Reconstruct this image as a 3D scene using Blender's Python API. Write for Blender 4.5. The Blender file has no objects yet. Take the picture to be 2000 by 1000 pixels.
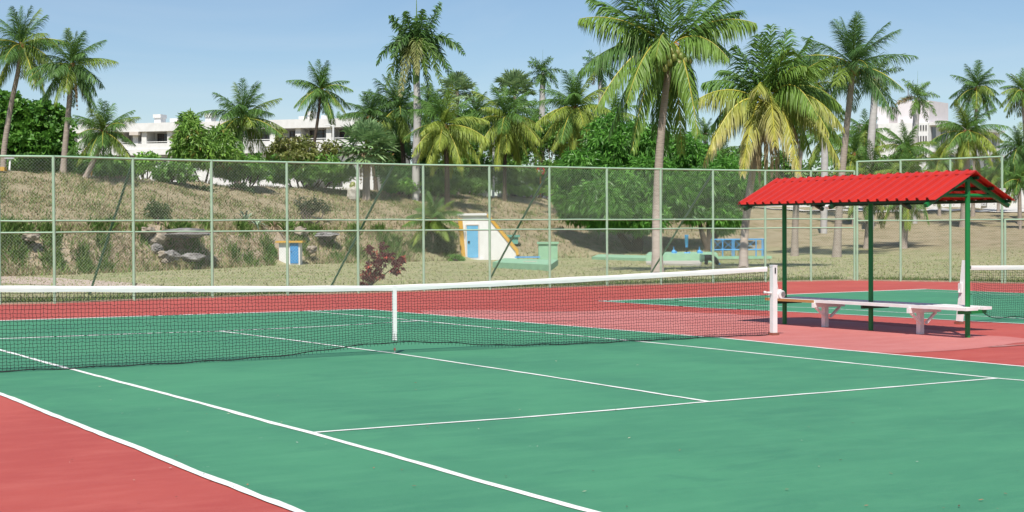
import bpy, math, random
import numpy as np
from mathutils import Vector, Matrix
random.seed(7); rng = np.random.default_rng(7)
scene = bpy.context.scene
COL = scene.collection
A = np.array
# ------------------------------------------------------------------ camera (solved from the court's regulation sizes)
CP = A([-9.2374, -17.7953, 1.6755]); YAW, PITCH, ROLL, FPX = 0.5552, -0.0182, -0.0054, 2993.84
def basis():
    f = A([math.sin(YAW)*math.cos(PITCH), math.cos(YAW)*math.cos(PITCH), math.sin(PITCH)])
    r = np.cross(f, [0, 0, 1]); r /= np.linalg.norm(r); u = np.cross(r, f)
    return r*math.cos(ROLL)+u*math.sin(ROLL), -r*math.sin(ROLL)+u*math.cos(ROLL), f
CR, CU, CF = basis()
UP = A([0., 0., 1.]); HR = A([math.cos(YAW), -math.sin(YAW), 0]); HF = A([math.sin(YAW), math.cos(YAW), 0])
def ray(px, py): return CF+CR*(px-1000)/FPX+CU*(500-py)/FPX
def W(px, py, d): return CP+ray(px, py)*d
def G(px, py, z=0.0):
    r = ray(px, py); return CP+r*((z-CP[2])/r[2])
def M(px, d): return px*d/FPX                      # size of a pixel run at a distance
cam = bpy.data.cameras.new('camera'); co = bpy.data.objects.new('camera', cam); COL.objects.link(co)
cam.sensor_width = 36; cam.lens = FPX/2000*36; cam.clip_start = .1; cam.clip_end = 5000
co.matrix_world = Matrix(((CR[0], CU[0], -CF[0], CP[0]), (CR[1], CU[1], -CF[1], CP[1]), (CR[2], CU[2], -CF[2], CP[2]), (0, 0, 0, 1)))
scene.camera = co
# ------------------------------------------------------------------ light
SUN = A([-0.43, -0.53, 1.0]); SUN /= np.linalg.norm(SUN)
sl = bpy.data.lights.new('sun', 'SUN'); so = bpy.data.objects.new('sun', sl); COL.objects.link(so)
sl.energy = 5.0; sl.angle = math.radians(.55); sl.color = (1, .95, .87)
so.rotation_euler = Vector(-SUN).to_track_quat('-Z', 'Y').to_euler(); so.location = (0, 0, 40)
wd = bpy.data.worlds.new('World'); scene.world = wd; wd.use_nodes = True
nt = wd.node_tree; bg = nt.nodes['Background']; sky = nt.nodes.new('ShaderNodeTexSky'); sky.sky_type = 'NISHITA'
sky.sun_disc = False; sky.sun_elevation = math.asin(SUN[2]); sky.sun_rotation = math.atan2(SUN[0], SUN[1])
sky.air_density = 1.0; sky.dust_density = .15; sky.ozone_density = 4.5; sky.altitude = 0
tcw = nt.nodes.new('ShaderNodeTexCoord'); mpw = nt.nodes.new('ShaderNodeMapping'); mpw.inputs['Scale'].default_value = (2.2, 2.2, 11); mpw.inputs['Rotation'].default_value = (.12, .05, .4)
nzw = nt.nodes.new('ShaderNodeTexNoise'); nzw.inputs['Scale'].default_value = 1.6; nzw.inputs['Detail'].default_value = 7; nzw.inputs['Roughness'].default_value = .55; nzw.inputs['Distortion'].default_value = .6
nt.links.new(tcw.outputs['Generated'], mpw.inputs[0]); nt.links.new(mpw.outputs[0], nzw.inputs['Vector'])
mrw = nt.nodes.new('ShaderNodeMapRange'); mrw.inputs[1].default_value = .45; mrw.inputs[2].default_value = .85; mrw.inputs[4].default_value = .30; nt.links.new(nzw.outputs[0], mrw.inputs[0])
mxw = nt.nodes.new('ShaderNodeMix'); mxw.data_type = 'RGBA'; nt.links.new(mrw.outputs[0], mxw.inputs[0]); nt.links.new(sky.outputs[0], mxw.inputs[6]); mxw.inputs[7].default_value = (7.0, 7.6, 8.2, 1)   # thin high cloud
nt.links.new(mxw.outputs[2], bg.inputs[0]); bg.inputs[1].default_value = .10
scene.view_settings.view_transform = 'Standard'; scene.view_settings.look = 'None'
scene.view_settings.exposure = 0.12; scene.view_settings.gamma = 1
scene.cycles.max_bounces = 6; scene.cycles.transparent_max_bounces = 8
# ------------------------------------------------------------------ materials
def mat(name, col=(.5, .5, .5), col2=None, scale=3., rough=.7, bump=0., bscale=None, metal=0., spec=.4, tint=False, trans=0., stretch=None, detail=5., contrast=1.0, mid=.5):
    m = bpy.data.materials.new(name); m.use_nodes = True; t = m.node_tree; N = t.nodes; K = t.links
    b = N['Principled BSDF']; b.inputs['Roughness'].default_value = rough; b.inputs['Metallic'].default_value = metal
    b.inputs['Specular IOR Level'].default_value = spec
    tc = N.new('ShaderNodeTexCoord'); src = tc.outputs['Object']
    if stretch:
        mp = N.new('ShaderNodeMapping'); mp.inputs['Scale'].default_value = stretch; K.new(src, mp.inputs[0]); src = mp.outputs[0]
    out = None
    if tint:
        at = N.new('ShaderNodeAttribute'); at.attribute_name = 'tint'; out = at.outputs['Color']
    if col2 is not None:
        no = N.new('ShaderNodeTexNoise'); no.inputs['Scale'].default_value = scale; no.inputs['Detail'].default_value = detail; no.inputs['Roughness'].default_value = .62
        K.new(src, no.inputs['Vector'])
        cr = N.new('ShaderNodeValToRGB'); w = .22/contrast
        cr.color_ramp.elements[0].position = max(0, mid-w); cr.color_ramp.elements[1].position = min(1, mid+w)
        cr.color_ramp.elements[0].color = (*col, 1); cr.color_ramp.elements[1].color = (*col2, 1)
        K.new(no.outputs[0], cr.inputs[0])
        if tint:
            mx = N.new('ShaderNodeMix'); mx.data_type = 'RGBA'; mx.blend_type = 'MULTIPLY'; mx.inputs[0].default_value = 1
            K.new(out, mx.inputs[6]); K.new(cr.outputs[0], mx.inputs[7]); out = mx.outputs[2]
        else: out = cr.outputs[0]
    if out is None: b.inputs['Base Color'].default_value = (*col, 1)
    else: K.new(out, b.inputs['Base Color'])
    if bump:
        nb = N.new('ShaderNodeTexNoise'); nb.inputs['Scale'].default_value = bscale or scale*4; nb.inputs['Detail'].default_value = 4
        K.new(src, nb.inputs['Vector']); bp = N.new('ShaderNodeBump'); bp.inputs['Strength'].default_value = bump; bp.inputs['Distance'].default_value = .05
        K.new(nb.outputs[0], bp.inputs['Height']); K.new(bp.outputs[0], b.inputs['Normal'])
    if trans:
        tr = N.new('ShaderNodeBsdfTranslucent'); ms = N.new('ShaderNodeMixShader'); ms.inputs[0].default_value = trans
        if out is not None: K.new(out, tr.inputs[0])
        else: tr.inputs[0].default_value = (*col, 1)
        K.new(b.outputs[0], ms.inputs[1]); K.new(tr.outputs[0], ms.inputs[2]); K.new(ms.outputs[0], N['Material Output'].inputs[0])
    return m
def paint(name, base, dark, light, scuff, scuffamt=.6):
    """worn acrylic court paint: broad mottling, brushed streaks, fine grit and pale scuffs"""
    m = bpy.data.materials.new(name); m.use_nodes = True; t = m.node_tree; N = t.nodes; K = t.links
    b = N['Principled BSDF']; b.inputs['Roughness'].default_value = .68; b.inputs['Specular IOR Level'].default_value = .3
    tc = N.new('ShaderNodeTexCoord')
    def noise(sc, st, det=5, ro=.6, rot=0, dist=0):
        mp = N.new('ShaderNodeMapping'); mp.inputs['Scale'].default_value = st; mp.inputs['Rotation'].default_value = (0, 0, rot)
        K.new(tc.outputs['Object'], mp.inputs[0]); n = N.new('ShaderNodeTexNoise'); n.inputs['Scale'].default_value = sc
        n.inputs['Detail'].default_value = det; n.inputs['Roughness'].default_value = ro; n.inputs['Distortion'].default_value = dist
        K.new(mp.outputs[0], n.inputs['Vector']); return n.outputs[0]
    def ramp(v, p0, p1):
        r = N.new('ShaderNodeMapRange'); r.inputs[1].default_value = p0; r.inputs[2].default_value = p1; r.clamp = True
        K.new(v, r.inputs[0]); return r.outputs[0]
    def mix(f, a, c, amt=1.):
        x = N.new('ShaderNodeMix'); x.data_type = 'RGBA'
        if amt != 1.:
            mm = N.new('ShaderNodeMath'); mm.operation = 'MULTIPLY'; mm.inputs[1].default_value = amt; K.new(f, mm.inputs[0]); f = mm.outputs[0]
        K.new(f, x.inputs[0])
        for s, i in ((a, 6), (c, 7)):
            if isinstance(s, tuple): x.inputs[i].default_value = (*s, 1)
            else: K.new(s, x.inputs[i])
        return x.outputs[2]
    c = mix(ramp(noise(.45, (1, 1, 1), 6, .6, 0, .6), .36, .64), base, dark)
    c = mix(ramp(noise(1.3, (1, 2.6, 1), 6, .65, .5), .45, .75), c, light, .7)
    c = mix(ramp(noise(3.2, (.5, 3., 1), 5, .7, .35), .55, .8), c, dark, .6)
    c = mix(ramp(noise(70, (1, 1, 1), 2, .5), .35, .7), c, light, .25); c = mix(ramp(noise(2.1, (.35, 5., 1), 7, .72, .12, .4), .56, .70), c, light, .55); c = mix(ramp(noise(.8, (1, 1.8, 1), 8, .7, 1.1, .8), .55, .66), c, dark, .55)
    c = mix(ramp(noise(5.5, (1, 6, 1), 6, .75, -.5), .68, .74), c, scuff, scuffamt*.55)
    c = mix(ramp(noise(9, (1, 1.3, 1), 3, .6), .74, .77), c, scuff, scuffamt)
    K.new(c, b.inputs['Base Color'])
    bp = N.new('ShaderNodeBump'); bp.inputs['Strength'].default_value = .25; bp.inputs['Distance'].default_value = .01
    K.new(noise(120, (1, 1, 1), 2), bp.inputs['Height']); K.new(bp.outputs[0], b.inputs['Normal'])
    return m
mat_green = paint('green_court_paint', (.064, .250, .130), (.047, .195, .110), (.080, .278, .147), (.40, .55, .46))
mat_red = paint('red_court_paint', (.44, .084, .064), (.375, .062, .050), (.48, .115, .090), (.62, .34, .30), .5)
mat_pale = paint('faded_red_paint', (.53, .180, .160), (.46, .14, .125), (.56, .22, .20), (.70, .45, .42), .5)
mat_line = mat('white_line_paint', (.82, .82, .78), (.62, .66, .60), 7, .7, contrast=1.2, mid=.62)
mat_wornline = mat('worn_line_paint', (.72, .74, .70), (.30, .48, .38), 9, .7, contrast=2, mid=.58)
mat_stain = mat('grey_stain', (.33, .17, .15), (.52, .2, .18), 2.5, .7, contrast=1)
mat_kerb = mat('kerb_concrete', (.42, .34, .24), (.28, .2, .14), 6, .8, bump=.3)
mat_fgreen = mat('mint_fence_paint', (.36, .53, .37), (.29, .45, .31), 5, .5)
mat_wire = mat('galvanised_wire', (.44, .52, .41), rough=.5, metal=.0)
mat_brace = mat('dark_brace_paint', (.04, .13, .08), (.06, .18, .11), 5, .5)
mat_white = mat('white_paint', (.80, .80, .78), (.70, .69, .66), 6, .55, contrast=1, mid=.6)
mat_whitewall = mat('white_render', (.74, .735, .71), (.62, .61, .58), 2.5, .8, contrast=.9, mid=.6)
mat_tape = mat('white_net_tape', (.84, .83, .80), (.70, .69, .66), 9, .75, stretch=(.5, 1, 6), mid=.62)
mat_net = mat('black_net_cord', (.012, .013, .014), rough=.7)
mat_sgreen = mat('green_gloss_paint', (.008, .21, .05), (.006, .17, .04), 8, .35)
mat_shadegreen = mat('shaded_green_paint', (.01, .06, .025), (.008, .045, .02), 8, .45)  # darker copy of the shelter green, under-roof shade put into the colour
mat_roof = mat('red_roof_sheet', (.52, .030, .018), (.45, .026, .018), 3, .38, spec=.5)
mat_wood = mat('weathered_wood_edge', (.52, .27, .09), (.38, .2, .08), 9, .7, stretch=(6, .6, 6))
mat_rust = mat('rusty_iron', (.32, .09, .05), (.2, .1, .08), 12, .8)
mat_steel = mat('dull_steel', (.35, .35, .34), rough=.4, metal=.7)
mat_black = mat('black_rubber', (.015, .016, .018), rough=.55)
mat_blue = mat('sky_blue_paint', (.10, .36, .68), (.07, .30, .60), 6, .5)
mat_doorblue = mat('light_blue_door_paint', (.17, .45, .66), (.12, .36, .58), 5, .6)
mat_dblue = mat('blue_door_paint', (.07, .28, .56), (.05, .22, .48), 5, .6)
mat_yellow = mat('ochre_yellow_paint', (.66, .38, .06), (.52, .30, .06), 5, .65)
mat_tank = mat('pale_green_concrete', (.30, .52, .33), (.22, .40, .26), 3, .75, bump=.15)
mat_teal = mat('teal_green_paint', (.13, .36, .28), (.10, .29, .23), 3, .7)
mat_conc = mat('pale_concrete', (.50, .47, .41), (.40, .37, .31), 4, .85, bump=.2)
mat_rock = mat('limestone', (.40, .335, .25), (.20, .17, .14), 2.2, .9, bump=.9, bscale=5, contrast=1.1)
mat_rock2 = mat('grey_limestone', (.30, .285, .265), (.10, .09, .085), 2.2, .9, bump=.9, bscale=5, contrast=1.2)
mat_glass = mat('dark_window_glass', (.055, .055, .06), (.10, .09, .09), .7, .15, spec=.6)
mat_bframe = mat('brown_window_frame', (.10, .065, .05), rough=.5)
mat_cream = mat('cream_render', (.66, .60, .54), (.58, .52, .47), 1.5, .8)  # cream tone of lintel, door frame and column head
mat_lilac = mat('lilac_render', (.74, .69, .70), (.66, .62, .63), 1.5, .8)
mat_grey = mat('grey_render', (.45, .45, .46), (.38, .38, .40), 1.5, .8)
mat_leaf = mat('leaf', (.80, .80, .80), (1.15, 1.15, 1.15), 6, .42, spec=.45, tint=True, trans=.26)
mat_frond = mat('palm_leaflet', (.85, .85, .85), (1.1, 1.1, 1.1), 4, .48, spec=.32, tint=True, trans=.22)
mat_grass = mat('grass_blade', (.85, .85, .85), (1.1, 1.1, 1.1), 4, .8, spec=.15, tint=True, trans=.25)
mat_trunk = mat('coconut_bark', (.40, .335, .28), (.25, .205, .17), 6, .9, bump=.6, bscale=5, stretch=(.6, .6, 4))
mat_royal = mat('royal_palm_bark', (.52, .50, .48), (.40, .38, .36), 3, .85, bump=.25, stretch=(.5, .5, 2))
mat_shaft = mat('green_crownshaft', (.16, .27, .06), (.11, .2, .045), 3, .4)
mat_dark = mat('dark_bark', (.10, .075, .055), (.06, .045, .035), 5, .9, bump=.5)
mat_fibre = mat('brown_fibre', (.26, .13, .05), (.14, .07, .03), 14, .9, bump=.5)
mat_nut = mat('green_coconut', (.15, .22, .045), (.27, .24, .07), 6, .4)
mat_orange = mat('orange_stalk', (.48, .20, .04), (.30, .12, .03), 12, .7)
mat_road = mat('pale_road', (.62, .60, .56), (.52, .50, .47), 1.2, .9)
mat_path = mat('dirt_path', (.50, .40, .33), (.42, .33, .26), 1.6, .95, bump=.2)
def ground_mat():
    m = bpy.data.materials.new('grass_ground'); m.use_nodes = True; t = m.node_tree; N = t.nodes; K = t.links
    b = N['Principled BSDF']; b.inputs['Roughness'].default_value = .95; b.inputs['Specular IOR Level'].default_value = .1
    g = N.new('ShaderNodeNewGeometry')
    def noise(sc, det=6, ro=.65, st=(1, 1, 1)):
        mp = N.new('ShaderNodeMapping'); mp.inputs['Scale'].default_value = st; K.new(g.outputs['Position'], mp.inputs[0])
        n = N.new('ShaderNodeTexNoise'); n.inputs['Scale'].default_value = sc; n.inputs['Detail'].default_value = det; n.inputs['Roughness'].default_value = ro
        K.new(mp.outputs[0], n.inputs['Vector']); return n.outputs[0]
    def rmp(v, stops):
        r = N.new('ShaderNodeValToRGB'); r.color_ramp.elements[0].position = stops[0][0]; r.color_ramp.elements[0].color = (*stops[0][1], 1)
        r.color_ramp.elements[1].position = stops[-1][0]; r.color_ramp.elements[1].color = (*stops[-1][1], 1)
        for p, c in stops[1:-1]: r.color_ramp.elements.new(p).color = (*c, 1)
        K.new(v, r.inputs[0]); return r.outputs[0]
    def mix(f, a, c):
        x = N.new('ShaderNodeMix'); x.data_type = 'RGBA'; K.new(f, x.inputs[0]); K.new(a, x.inputs[6]); K.new(c, x.inputs[7]); return x.outputs[2]
    lawn = rmp(noise(.35, 8, .75), [(.32, (.22, .275, .115)), (.48, (.35, .345, .185)), (.62, (.42, .37, .23)), (.75, (.28, .31, .14))])
    dry = rmp(noise(.8, 8, .78), [(.30, (.13, .16, .065)), (.44, (.28, .235, .14)), (.58, (.38, .315, .21)), (.72, (.22, .22, .11))])
    rock = rmp(noise(1.3, 8, .7, (1, 1, 1.8)), [(.30, (.10, .085, .06)), (.42, (.34, .26, .17)), (.55, (.50, .41, .30)), (.72, (.36, .27, .17))])
    sp = N.new('ShaderNodeSeparateXYZ'); K.new(g.outputs['Position'], sp.inputs[0])
    f1 = N.new('ShaderNodeMapRange'); f1.inputs[1].default_value = .05; f1.inputs[2].default_value = .5; K.new(sp.outputs[2], f1.inputs[0])
    sn = N.new('ShaderNodeSeparateXYZ'); K.new(g.outputs['Normal'], sn.inputs[0])
    f2 = N.new('ShaderNodeMapRange'); f2.inputs[1].default_value = .93; f2.inputs[2].default_value = .80; K.new(sn.outputs[2], f2.inputs[0])
    c = mix(f2.outputs[0], mix(f1.outputs[0], lawn, dry), rock)
    fine = rmp(noise(14, 4, .7), [(.3, (.72, .72, .72)), (.7, (1.2, 1.2, 1.2))])
    x = N.new('ShaderNodeMix'); x.data_type = 'RGBA'; x.blend_type = 'MULTIPLY'; x.inputs[0].default_value = 1; K.new(c, x.inputs[6]); K.new(fine, x.inputs[7])
    K.new(x.outputs[2], b.inputs['Base Color'])
    bp = N.new('ShaderNodeBump'); bp.inputs['Strength'].default_value = .8; bp.inputs['Distance'].default_value = .12
    K.new(noise(3.5, 8, .75), bp.inputs['Height']); K.new(bp.outputs[0], b.inputs['Normal'])
    return m
mat_ground = ground_mat()
# ------------------------------------------------------------------ mesh builder
def nrm(v): v = A(v, float); return v/(np.linalg.norm(v, axis=-1, keepdims=True)+1e-9)
class MB:
    def __init__(s): s.V = []; s.F3 = []; s.F4 = []; s.T = []; s.n = 0
    def add(s, V, F, tint=None):
        V = A(V, float).reshape(-1, 3); 
        for q in ([F] if isinstance(F, np.ndarray) else [A(list(f)).reshape(1, -1) for f in F]):
            if q.size == 0: continue
            if q.shape[1] == 3: s.F3.append(q+s.n)
            elif q.shape[1] == 4: s.F4.append(q+s.n)
            else:
                for i in range(1, q.shape[1]-1): s.F3.append(A([[q[0, 0], q[0, i], q[0, i+1]]])+s.n)
        s.V.append(V); t = np.ones((len(V), 3))*.5 if tint is None else np.broadcast_to(A(tint, float), (len(V), 3)); s.T.append(t); s.n += len(V)
        return s
    def box(s, c, size, ax=None, tint=None):
        """box centred at c; ax = 3x3 rows of local axes"""
        ax = np.eye(3) if ax is None else A(ax); h = A(size)/2
        V = [A(c)+ax.T@(A([x, y, z])*h) for x in (-1, 1) for y in (-1, 1) for z in (-1, 1)]
        return s.add(V, [(0, 1, 3, 2), (4, 6, 7, 5), (0, 4, 5, 1), (2, 3, 7, 6), (0, 2, 6, 4), (1, 5, 7, 3)], tint)
    def bar(s, a, b, w, h, up=UP, tint=None):
        a, b = A(a, float), A(b, float); t = nrm(b-a); sd = nrm(np.cross(t, up)); u = np.cross(sd, t)
        return s.box((a+b)/2, (np.linalg.norm(b-a), w, h), [t, sd, u], tint)
    def tube(s, pts, rad, n=8, cap=True, tint=None):
        P = A(pts, float); m = len(P); R = np.broadcast_to(A(rad, float), (m,)); T = np.gradient(P, axis=0); T = nrm(T)
        ref = A([0, 0, 1.]) if abs(T[0][2]) < .9 else A([1., 0, 0])
        a = nrm(np.cross(T, ref)); b = np.cross(T, a); an = np.linspace(0, 2*math.pi, n, endpoint=False)
        V = (P[:, None]+R[:, None, None]*(np.cos(an)[None, :, None]*a[:, None]+np.sin(an)[None, :, None]*b[:, None])).reshape(-1, 3)
        i = np.arange(m-1)[:, None]*n; j = np.arange(n)[None]; k = (j+1) % n
        F = np.stack([i+j, i+n+j, i+n+k, i+k], -1).reshape(-1, 4)
        s.add(V, F, tint)
        if cap and n > 3:
            s.add(V[:n], A([[0, q+1, q] for q in range(1, n-1)]), tint); s.add(V[-n:], A([[0, q, q+1] for q in range(1, n-1)]), tint)
        return s
    def prism(s, poly, a, b, tint=None):
        """poly: list of points (3d), extruded from +a to +b offsets"""
        P = A(poly, float); n = len(P); V = np.vstack([P+A(a), P+A(b)])
        s.add(V, [tuple(range(n))[::-1], tuple(range(n, 2*n))]+[(i, (i+1) % n, n+(i+1) % n, n+i) for i in range(n)], tint); return s
    def ball(s, c, r, seg=10, ring=7, tint=None, jit=0., ax=None):
        r = np.broadcast_to(A(r, float), (3,)); th = np.linspace(0, math.pi, ring+1); ph = np.linspace(0, 2*math.pi, seg, endpoint=False)
        V = A([[math.sin(t)*math.cos(p), math.sin(t)*math.sin(p), math.cos(t)] for t in th for p in ph])
        if jit: 
            k = [rng.normal(size=3)*f for f in (2, 4, 7)]; 
            V = V*(1+jit*sum(np.sin(V@q*1.3+i) for i, q in enumerate(k))[:, None]/2+rng.normal(size=(len(V), 1))*jit*.25)
            V[:seg] = V[0]; V[-seg:] = V[-1]
        V = V*r
        if ax is not None: V = V@A(ax)
        F = A([[i*seg+j, (i+1)*seg+j, (i+1)*seg+(j+1) % seg, i*seg+(j+1) % seg] for i in range(ring) for j in range(seg)])
        return s.add(V+A(c), F, tint)
    def mesh(s, name, origin, mt, smooth=False):
        V = np.vstack(s.V)-A(origin); me = bpy.data.meshes.new(name)
        f3 = np.vstack(s.F3) if s.F3 else np.zeros((0, 3), int); f4 = np.vstack(s.F4) if s.F4 else np.zeros((0, 4), int)
        me.vertices.add(len(V)); me.vertices.foreach_set('co', V.astype(np.float32).ravel())
        lo = np.concatenate([f3.ravel(), f4.ravel()]); me.loops.add(len(lo)); me.loops.foreach_set('vertex_index', lo.astype(np.int32))
        tot = np.concatenate([np.full(len(f3), 3), np.full(len(f4), 4)]); st = np.concatenate([[0], np.cumsum(tot)[:-1]])
        me.polygons.add(len(tot)); me.polygons.foreach_set('loop_start', st.astype(np.int32)); me.polygons.foreach_set('loop_total', tot.astype(np.int32))
        me.update(calc_edges=True)
        T = np.vstack(s.T); ca = me.color_attributes.new('tint', 'FLOAT_COLOR', 'POINT'); ca.data.foreach_set('color', np.hstack([T, np.ones((len(T), 1))]).astype(np.float32).ravel())
        me.materials.append(mt)
        me.polygons.foreach_set('use_smooth', np.full(len(tot), bool(smooth)))
        return me
LOC = {}
def thing(name, label, cat, loc, group=None):
    o = bpy.data.objects.new(name, None); COL.objects.link(o); o.location = Vector(loc); o.empty_display_size = .2
    o['label'] = label; o['category'] = cat
    if group: o['group'] = group
    LOC[o.name] = A(loc, float); return o
def part(name, mb, mt, parent, smooth=False, label=None):
    org = LOC[parent.name]; o = bpy.data.objects.new(name, mb.mesh(name, org, mt, smooth)); COL.objects.link(o); o.parent = parent; LOC[o.name] = org
    if label: o['label'] = label
    return o
def single(name, mb, mt, label, cat, loc, group=None, smooth=False, kind=None):
    o = bpy.data.objects.new(name, mb.mesh(name, loc, mt, smooth)); COL.objects.link(o); o.location = Vector(loc); LOC[o.name] = A(loc, float)
    if label: o['label'] = label
    if cat: o['category'] = cat
    if group: o['group'] = group
    if kind: o['kind'] = kind
    return o
def struct(name, mb, mt, smooth=False): return single(name, mb, mt, None, None, (0, 0, 0), smooth=smooth, kind='structure')
# ------------------------------------------------------------------ terrain
def zrow(c, d, r): return W(c, r, d)[2]
TC = [(-700, [(55, 0), (56, .25), (60, 2.0), (76, 4.4)]),
      (0, [(57.5, 0), (58.4, .25), (61, zrow(0, 61, 444)), (76, zrow(0, 76, 337))]),
      (150, [(60, 0), (61, .3), (63.5, zrow(150, 63.5, 446)), (78, zrow(150, 78, 341))]),
      (300, [(64, 0), (65, .3), (67, zrow(300, 67, 448)), (82, zrow(300, 82, 351))]),
      (450, [(69, 0), (70, .3), (72.5, zrow(450, 72.5, 447)), (88, zrow(450, 88, 362))]),
      (600, [(75, 0), (76, .3), (78.5, zrow(600, 78.5, 448)), (95, zrow(600, 95, 366))]),
      (750, [(78.5, 0), (79.5, .3), (83, zrow(750, 83, 450)), (100, zrow(750, 100, 372))]),
      (900, [(81.5, 0), (82.5, .25), (90, zrow(900, 90, 440)), (106, zrow(900, 106, 380))]),
      (1050, [(85, 0), (87, .25), (95, zrow(1050, 95, 445)), (112, zrow(1050, 112, 386))]),
      (1250, [(90, 0), (94, .3), (104, zrow(1250, 104, 445)), (122, zrow(1250, 122, 395))]),
      (1500, [(86, 0), (92, .15), (112, zrow(1500, 112, 448)), (134, zrow(1500, 134, 404))]),
      (1700, [(76, 0), (88, .2), (115, zrow(1700, 115, 446)), (138, zrow(1700, 138, 405))]),
      (2000, [(64, 0), (84, .4), (115, zrow(2000, 115, 445)), (140, zrow(2000, 140, 407))]),
      (2800, [(60, 0), (84, .5), (115, 1.6), (140, 3.2)])]
def zcol(tab, d):
    return np.interp(d, [0]+[q[0] for q in tab], [0]+[q[1] for q in tab])
def terr(P):
    P = np.atleast_2d(P)[:, :2]; v = P-CP[:2]; d = v@HF[:2]; s = v@HR[:2]; col = 1000+FPX*s/np.maximum(d, 1.)
    col = np.clip(col, -700, 2800); cs = A([c for c, _ in TC]); DD = A([[q[0] for q in t] for _, t in TC], float); ZZ = A([[q[1] for q in t] for _, t in TC], float)
    k = np.stack([np.interp(col, cs, DD[:, i]) for i in range(4)], 1); h = np.stack([np.interp(col, cs, ZZ[:, i]) for i in range(4)], 1); z = np.zeros(len(d))
    for i in range(3):
        f = np.clip((d-k[:, i])/(k[:, i+1]-k[:, i]), 0, 1); z = z+(h[:, i+1]-h[:, i])*f
    x, y = P[:, 0], P[:, 1]; amp = np.clip(z, 0, 1)*.6
    z = z+amp*(.10*np.sin(x*.9+1.3*np.sin(y*.5))+.09*np.sin(y*1.1+x*.35)+.05*np.sin(x*2.3-y*1.7)+.04*np.sin(x*3.9+y*3.1))
    m = np.exp(-((col-358)/52)**4)*np.clip((d-63.6)/.8, 0, 1)*np.clip((68.6-d)/.35, 0, 1)    # the dark hollow in the bank
    z = z*(1-m)+np.minimum(z, .42)*m
    m = np.exp(-((col-640)/20)**4)*np.clip((d-76)/.6, 0, 1)*np.clip((79.2-d)/.3, 0, 1); z = z*(1-m)+np.minimum(z, .7)*m
    return np.where(d > 40, z, 0)
def TZ(p): return float(terr(A(p)[None])[0])
def base(px, d):
    """point on the ground at picture column px and distance d"""
    p = CP+HF*d+HR*((px-1000)/FPX*d); p = p.copy(); p[2] = TZ(p); return p
g = MB(); RD = np.concatenate([[0.5, 10, 25, 38], np.arange(42, 58, .8), np.arange(58, 96, .4), np.arange(96, 150, .8), [155, 165, 180, 210, 260, 340, 500, 900, 1800, 3500]])
HD = math.atan2(1, 1)
an = np.concatenate([np.linspace(-math.pi, -.5, 24)[:-1], np.linspace(-.5, .5, 180), np.linspace(.5, math.pi, 24)[1:-1]])
ring = HF[None]*np.cos(an)[:, None]+HR[None]*np.sin(an)[:, None]
V = CP[None, None]+ring[None]*RD[:, None, None]; V = V.reshape(-1, 3); V[:, 2] = terr(V)-.03
na = len(an); F = A([[i*na+j, i*na+(j+1) % na, (i+1)*na+(j+1) % na, (i+1)*na+j] for i in range(len(RD)-1) for j in range(na)])
g.add(V, F); struct('ground', g, mat_ground, True)
# ------------------------------------------------------------------ court
FP = [G(*q) for q in [(0, 595), (107, 593), (262, 587), (415, 581.5), (562, 577), (700, 573), (828, 569), (957, 566), (1074, 562.5), (1186, 559), (1291, 556), (1393, 553.3), (1495, 551), (1584, 549.5), (1669, 548)]]
ext = FP[1]-FP[3]; ext /= np.linalg.norm(ext)
FL = [FP[0]+ext*2.0, FP[0]+ext*4, FP[0]+ext*6, FP[0]+ext*8]
FA = FL[::-1]+FP                                     # main fence posts, left to right
FB = [FP[-1]]+[G(*q) for q in [(1759, 549.5), (1856, 551), (1957, 553.5)]]; sdir = nrm(FB[3]-FB[0])
FCN = [FB[-1]+sdir*k*1.9 for k in range(0, 8)]
edge = [p for p in FA]+FB[1:]+FCN[1:]
def sheet(poly, z, skirt=0.0):
    m = MB(); P = A(poly, float).copy(); P[:, 2] = z; n = len(P)
    c = P.mean(0); m.add(np.vstack([P, c[None]]), [(i, (i+1) % n, n) for i in range(n)])
    if skirt: 
        Q = P.copy(); Q[:, 2] -= skirt; m.add(np.vstack([P, Q]), [(i, n+i, n+(i+1) % n, (i+1) % n) for i in range(n)])
    return m
slab = edge+[A([30, -30, 0]), A([-16, -30, 0]), A([-16, FA[0][1], 0])]
m = MB(); P = A(slab); P[:, 2] = 0; n = len(P); c0 = A([6, 2, 0.]); m.add(np.vstack([P, c0[None]]), [(i, n, (i+1) % n) for i in range(n)])
Q = P.copy(); Q[:, 2] = -.1; m.add(np.vstack([P, Q]), [(i, (i+1) % n, n+(i+1) % n, n+i) for i in range(n)])
struct('court_surface', m, mat_red)
LDp = [(-40, 757), (2, 771), (580, 1000)]; RDp = [(714, 604.5), (1000, 628), (1370, 658), (1405, 660.4), (1617, 681.6), (2000, 716.5)]
BLp = [(0, 627), (440, 613), (714, 604.5)]
def GP(ps, z=0.): return [G(*q)*A([1, 1, 0])+A([0, 0, z]) for q in ps]
def ext_line(pts, pre=0, post=0):
    pts = list(pts)
    if pre: pts = [pts[0]+nrm(pts[0]-pts[1])*pre]+pts
    if post: pts = pts+[pts[-1]+nrm(pts[-1]-pts[-2])*post]
    return pts
ld = GP([(2, 771), (580, 1000)]); rd = GP(RDp); bl = GP(BLp)
ldl = A([-5.485, 11.9, 0]); ldn = ld[-1]+nrm(ld[-1]-ld[0])*3.4
rdn = rd[-1]+nrm(rd[-1]-rd[0])*6.5
bl0 = bl[0]; bleft = bl[2]+nrm(bl[0]-bl[2])*10.97
gpoly = [bleft, bl[1]*A([1, 1, 0]), bl[2]]+rd[1:]+[rdn, ldn, ld[1], ld[0]]
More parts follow.
